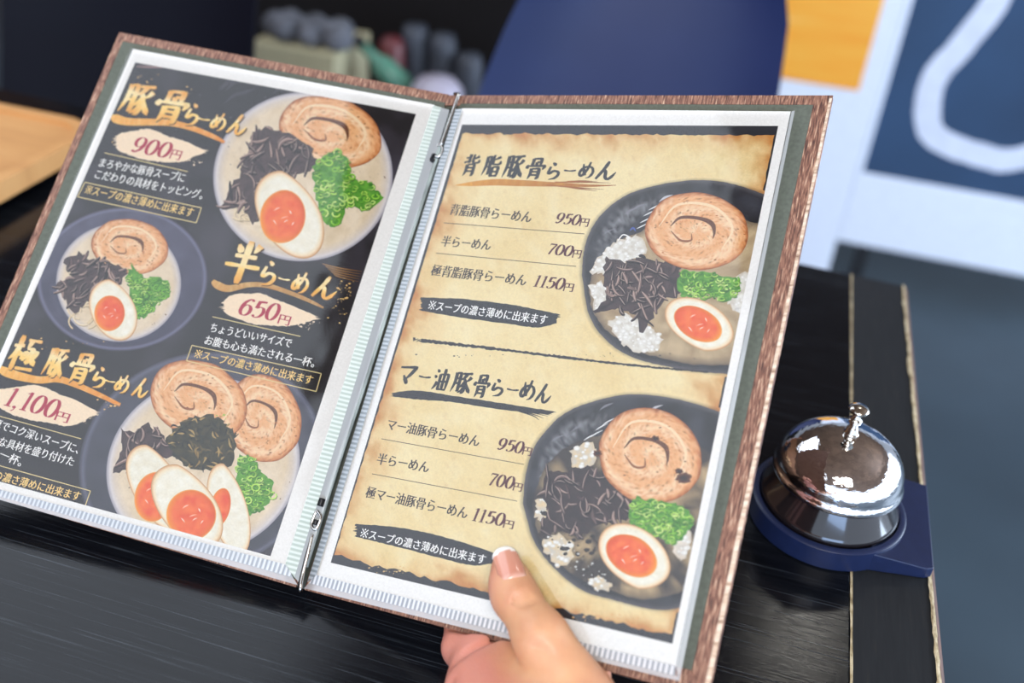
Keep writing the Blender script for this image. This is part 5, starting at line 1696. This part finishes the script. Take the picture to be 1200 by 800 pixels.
# thumb joint wrinkles, fold at the base of the thumb, palm lines, gap between two finger roots
for k, (x, y, l) in enumerate(((611, 706, 13), (612, 700.5, 11), (609, 696, 8), (614, 711, 9))):
    crease([HP(x - l, y + 1.5, 22.5), HP(x, y - 0.5, 24), HP(x + l, y - 2, 22)], 0.0015 if k < 2 else 0.0009, 0.0013)
crease([HP(604, 758, 14), HP(614, 754, 22), HP(632, 759, 28), HP(652, 769, 29)], 0.0016, 0.0019)
crease([at_z(521, 775, .030), at_z(545, 768, .031), at_z(575, 757, .031), at_z(598, 746, .030)], 0.0034, 0.0034)
crease([at_z(584, 790, .028), at_z(588, 772, .028), at_z(596, 752, .028)], 0.0024, 0.0040)
crease([at_z(524, 806, .028), at_z(560, 794, .032), at_z(592, 788, .032)], 0.0022, 0.0032)
gap = cone(G, HP(568, 749, -4), HP(572, 742, -16), 0.0032, 0.0026)
D = np.maximum(D, -gap)
# nothing of the hand enters the boards, sheets and pockets
U_ = (G - RP.c) @ RP.a; Vv = (G - RP.c) @ RP.b; Nn = (G - RP.c) @ RP.n
slab = np.maximum(np.maximum(Vv - 0.3063, -Vv - 0.02), np.abs(Nn + 0.0024) - 0.0044)
D = -smin(-D, slab, 0.0022)
D = np.maximum(D, 0.0010 - G[..., 2])                # the heel of the hand rests on the table
V, Fc = surface_nets(D, lo, h)
M_skin, nt, b = mat_new('skin')
b.inputs['Roughness'].default_value = 0.46
b.inputs['Subsurface Weight'].default_value = 0.22
b.inputs['Subsurface Radius'].default_value = (0.006, 0.0022, 0.0012)
b.inputs['Subsurface Scale'].default_value = 0.6
tc = nt.nodes.new('ShaderNodeTexCoord')
n1 = nt.nodes.new('ShaderNodeTexNoise'); n1.inputs['Scale'].default_value = 45; n1.inputs['Detail'].default_value = 4
nt.links.new(tc.outputs['Object'], n1.inputs['Vector'])
rp = nt.nodes.new('ShaderNodeValToRGB'); el = rp.color_ramp.elements; el.new(0.5)
for e_, p_, c_ in zip(el, (0.3, 0.5, 0.72), (rgb(196, 138, 104), rgb(208, 154, 116), rgb(216, 166, 126))): e_.position = p_; e_.color = (*c_, 1)
nt.links.new(n1.outputs['Fac'], rp.inputs['Fac'])
# palm side and finger roots are pinker than the back of the thumb
at = nt.nodes.new('ShaderNodeAttribute'); at.attribute_name = 'palm'
mx = nt.nodes.new('ShaderNodeMix'); mx.data_type = 'RGBA'; mx.inputs['B'].default_value = (*rgb(208, 136, 118), 1)
nt.links.new(at.outputs['Fac'], mx.inputs['Factor']); nt.links.new(rp.outputs['Color'], mx.inputs['A']); nt.links.new(mx.outputs['Result'], b.inputs['Base Color'])
n2 = nt.nodes.new('ShaderNodeTexVoronoi'); n2.inputs['Scale'].default_value = 900
n3 = nt.nodes.new('ShaderNodeTexNoise'); n3.inputs['Scale'].default_value = 240; n3.inputs['Detail'].default_value = 6
ad = nt.nodes.new('ShaderNodeMath'); ad.operation = 'ADD'
nt.links.new(tc.outputs['Object'], n2.inputs['Vector']); nt.links.new(tc.outputs['Object'], n3.inputs['Vector'])
nt.links.new(n2.outputs['Distance'], ad.inputs[0]); nt.links.new(n3.outputs['Fac'], ad.inputs[1])
bp = nt.nodes.new('ShaderNodeBump'); bp.inputs['Strength'].default_value = 0.16; bp.inputs['Distance'].default_value = 0.0006
nt.links.new(ad.outputs[0], bp.inputs['Height']); nt.links.new(bp.outputs['Normal'], b.inputs['Normal'])
person = put(empty('person', tuple(WR)), 'right hand of a person holding the menu, thumb on the parchment page', 'person')
hand = obj('hand', V, Fc, M_skin, person, smooth=True)
md = hand.modifiers.new('relax', 'SMOOTH'); md.iterations = 2; md.factor = 0.5
# colour zones follow the anatomy: distance from the thumb axis
dth = np.minimum(cone(V, TH[4], TH[3], 0, 0), np.minimum(cone(V, TH[3], TH[2], 0, 0), cone(V, TH[2], TH[0], 0, 0)))
pal = np.clip((dth - 0.017) / 0.012, 0, 1)
side = np.clip(((V - TH[2]) @ -RP.a) / 0.009 - 0.35, 0, 1) * (dth < 0.016) * 0.6       # fleshy inner side of the thumb
pal = pal * np.clip(1 - (np.linalg.norm(V - (ROOT[1] + ROOT[2]) / 2, axis=1) - 0.065) / 0.04, 0, 1)
pal = np.clip(np.maximum(pal, side), 0, 1)
ca = hand.data.color_attributes.new('palm', 'FLOAT_COLOR', 'POINT')
buf = np.ones((len(V), 4), np.float32); buf[:, :3] = pal[:, None]; ca.data.foreach_set('color', buf.ravel())

# thumb nail: curved plate with a white free edge
ax_ = (TH[0] - TH[2]); ax_ /= np.linalg.norm(ax_)
view = CAM - TH[0]; view /= np.linalg.norm(view)
upn = nR * 0.80 + RP.a * 0.52; upn -= ax_ * (upn @ ax_); upn /= np.linalg.norm(upn)
sd = np.cross(ax_, upn)
M_nail, nt, b = mat_new('nail')
b.inputs['Roughness'].default_value = 0.16; b.inputs['Coat Weight'].default_value = 0.5
at = nt.nodes.new('ShaderNodeAttribute'); at.attribute_name = 'ink'
nt.links.new(at.outputs['Color'], b.inputs['Base Color'])
base = TH[1] + upn * 0.0006
NV, NC, NF = [], [], []
nu, nv = 15, 19
for j in range(nv):
    t = j / (nv - 1); along = -0.0068 + 0.0195 * t
    wid = 0.0066 * (1 - 0.10 * t) * (sqrt(max(0.0, 1 - max(0, (t - 0.78) / 0.235) ** 2)) if t > 0.78 else (0.86 + 0.14 * min(1, t * 5)))
    for i in range(nu):
        u = -1 + 2 * i / (nu - 1)
        hgt = sqrt(max(0, 1 - (u * wid / 0.0086) ** 2)) * 0.0086 - 0.0086
        z = 0.0106 - 0.0012 * t + hgt - 0.0026 * t ** 2 - (0.0008 if j == 0 else 0)
        NV.append(base + ax_ * along + sd * u * wid + upn * z)
        edge_ = t + 0.10 * u * u
        col = mixc(rgb(200, 134, 112), rgb(216, 156, 134), t)
        col = mixc(col, rgb(226, 190, 172), max(0, 1 - t * 6) * .6)
        NC.append(rgb(250, 246, 240) if edge_ > 0.86 else col)
for j in range(nv - 1):
    for i in range(nu - 1):
        k = j * nu + i; NF.append((k, k + nu, k + nu + 1, k + 1))
nail = obj('thumb_nail', NV, NF, M_nail, hand, smooth=True)
sdm = nail.modifiers.new('thickness', 'SOLIDIFY'); sdm.thickness = 0.0007; sdm.offset = -1
ca = nail.data.color_attributes.new('ink', 'FLOAT_COLOR', 'POINT')
buf = np.ones((len(NV), 4), np.float32); buf[:, :3] = np.array(NC); ca.data.foreach_set('color', buf.ravel())
put(nail, 'glossy thumb nail with a white tip')
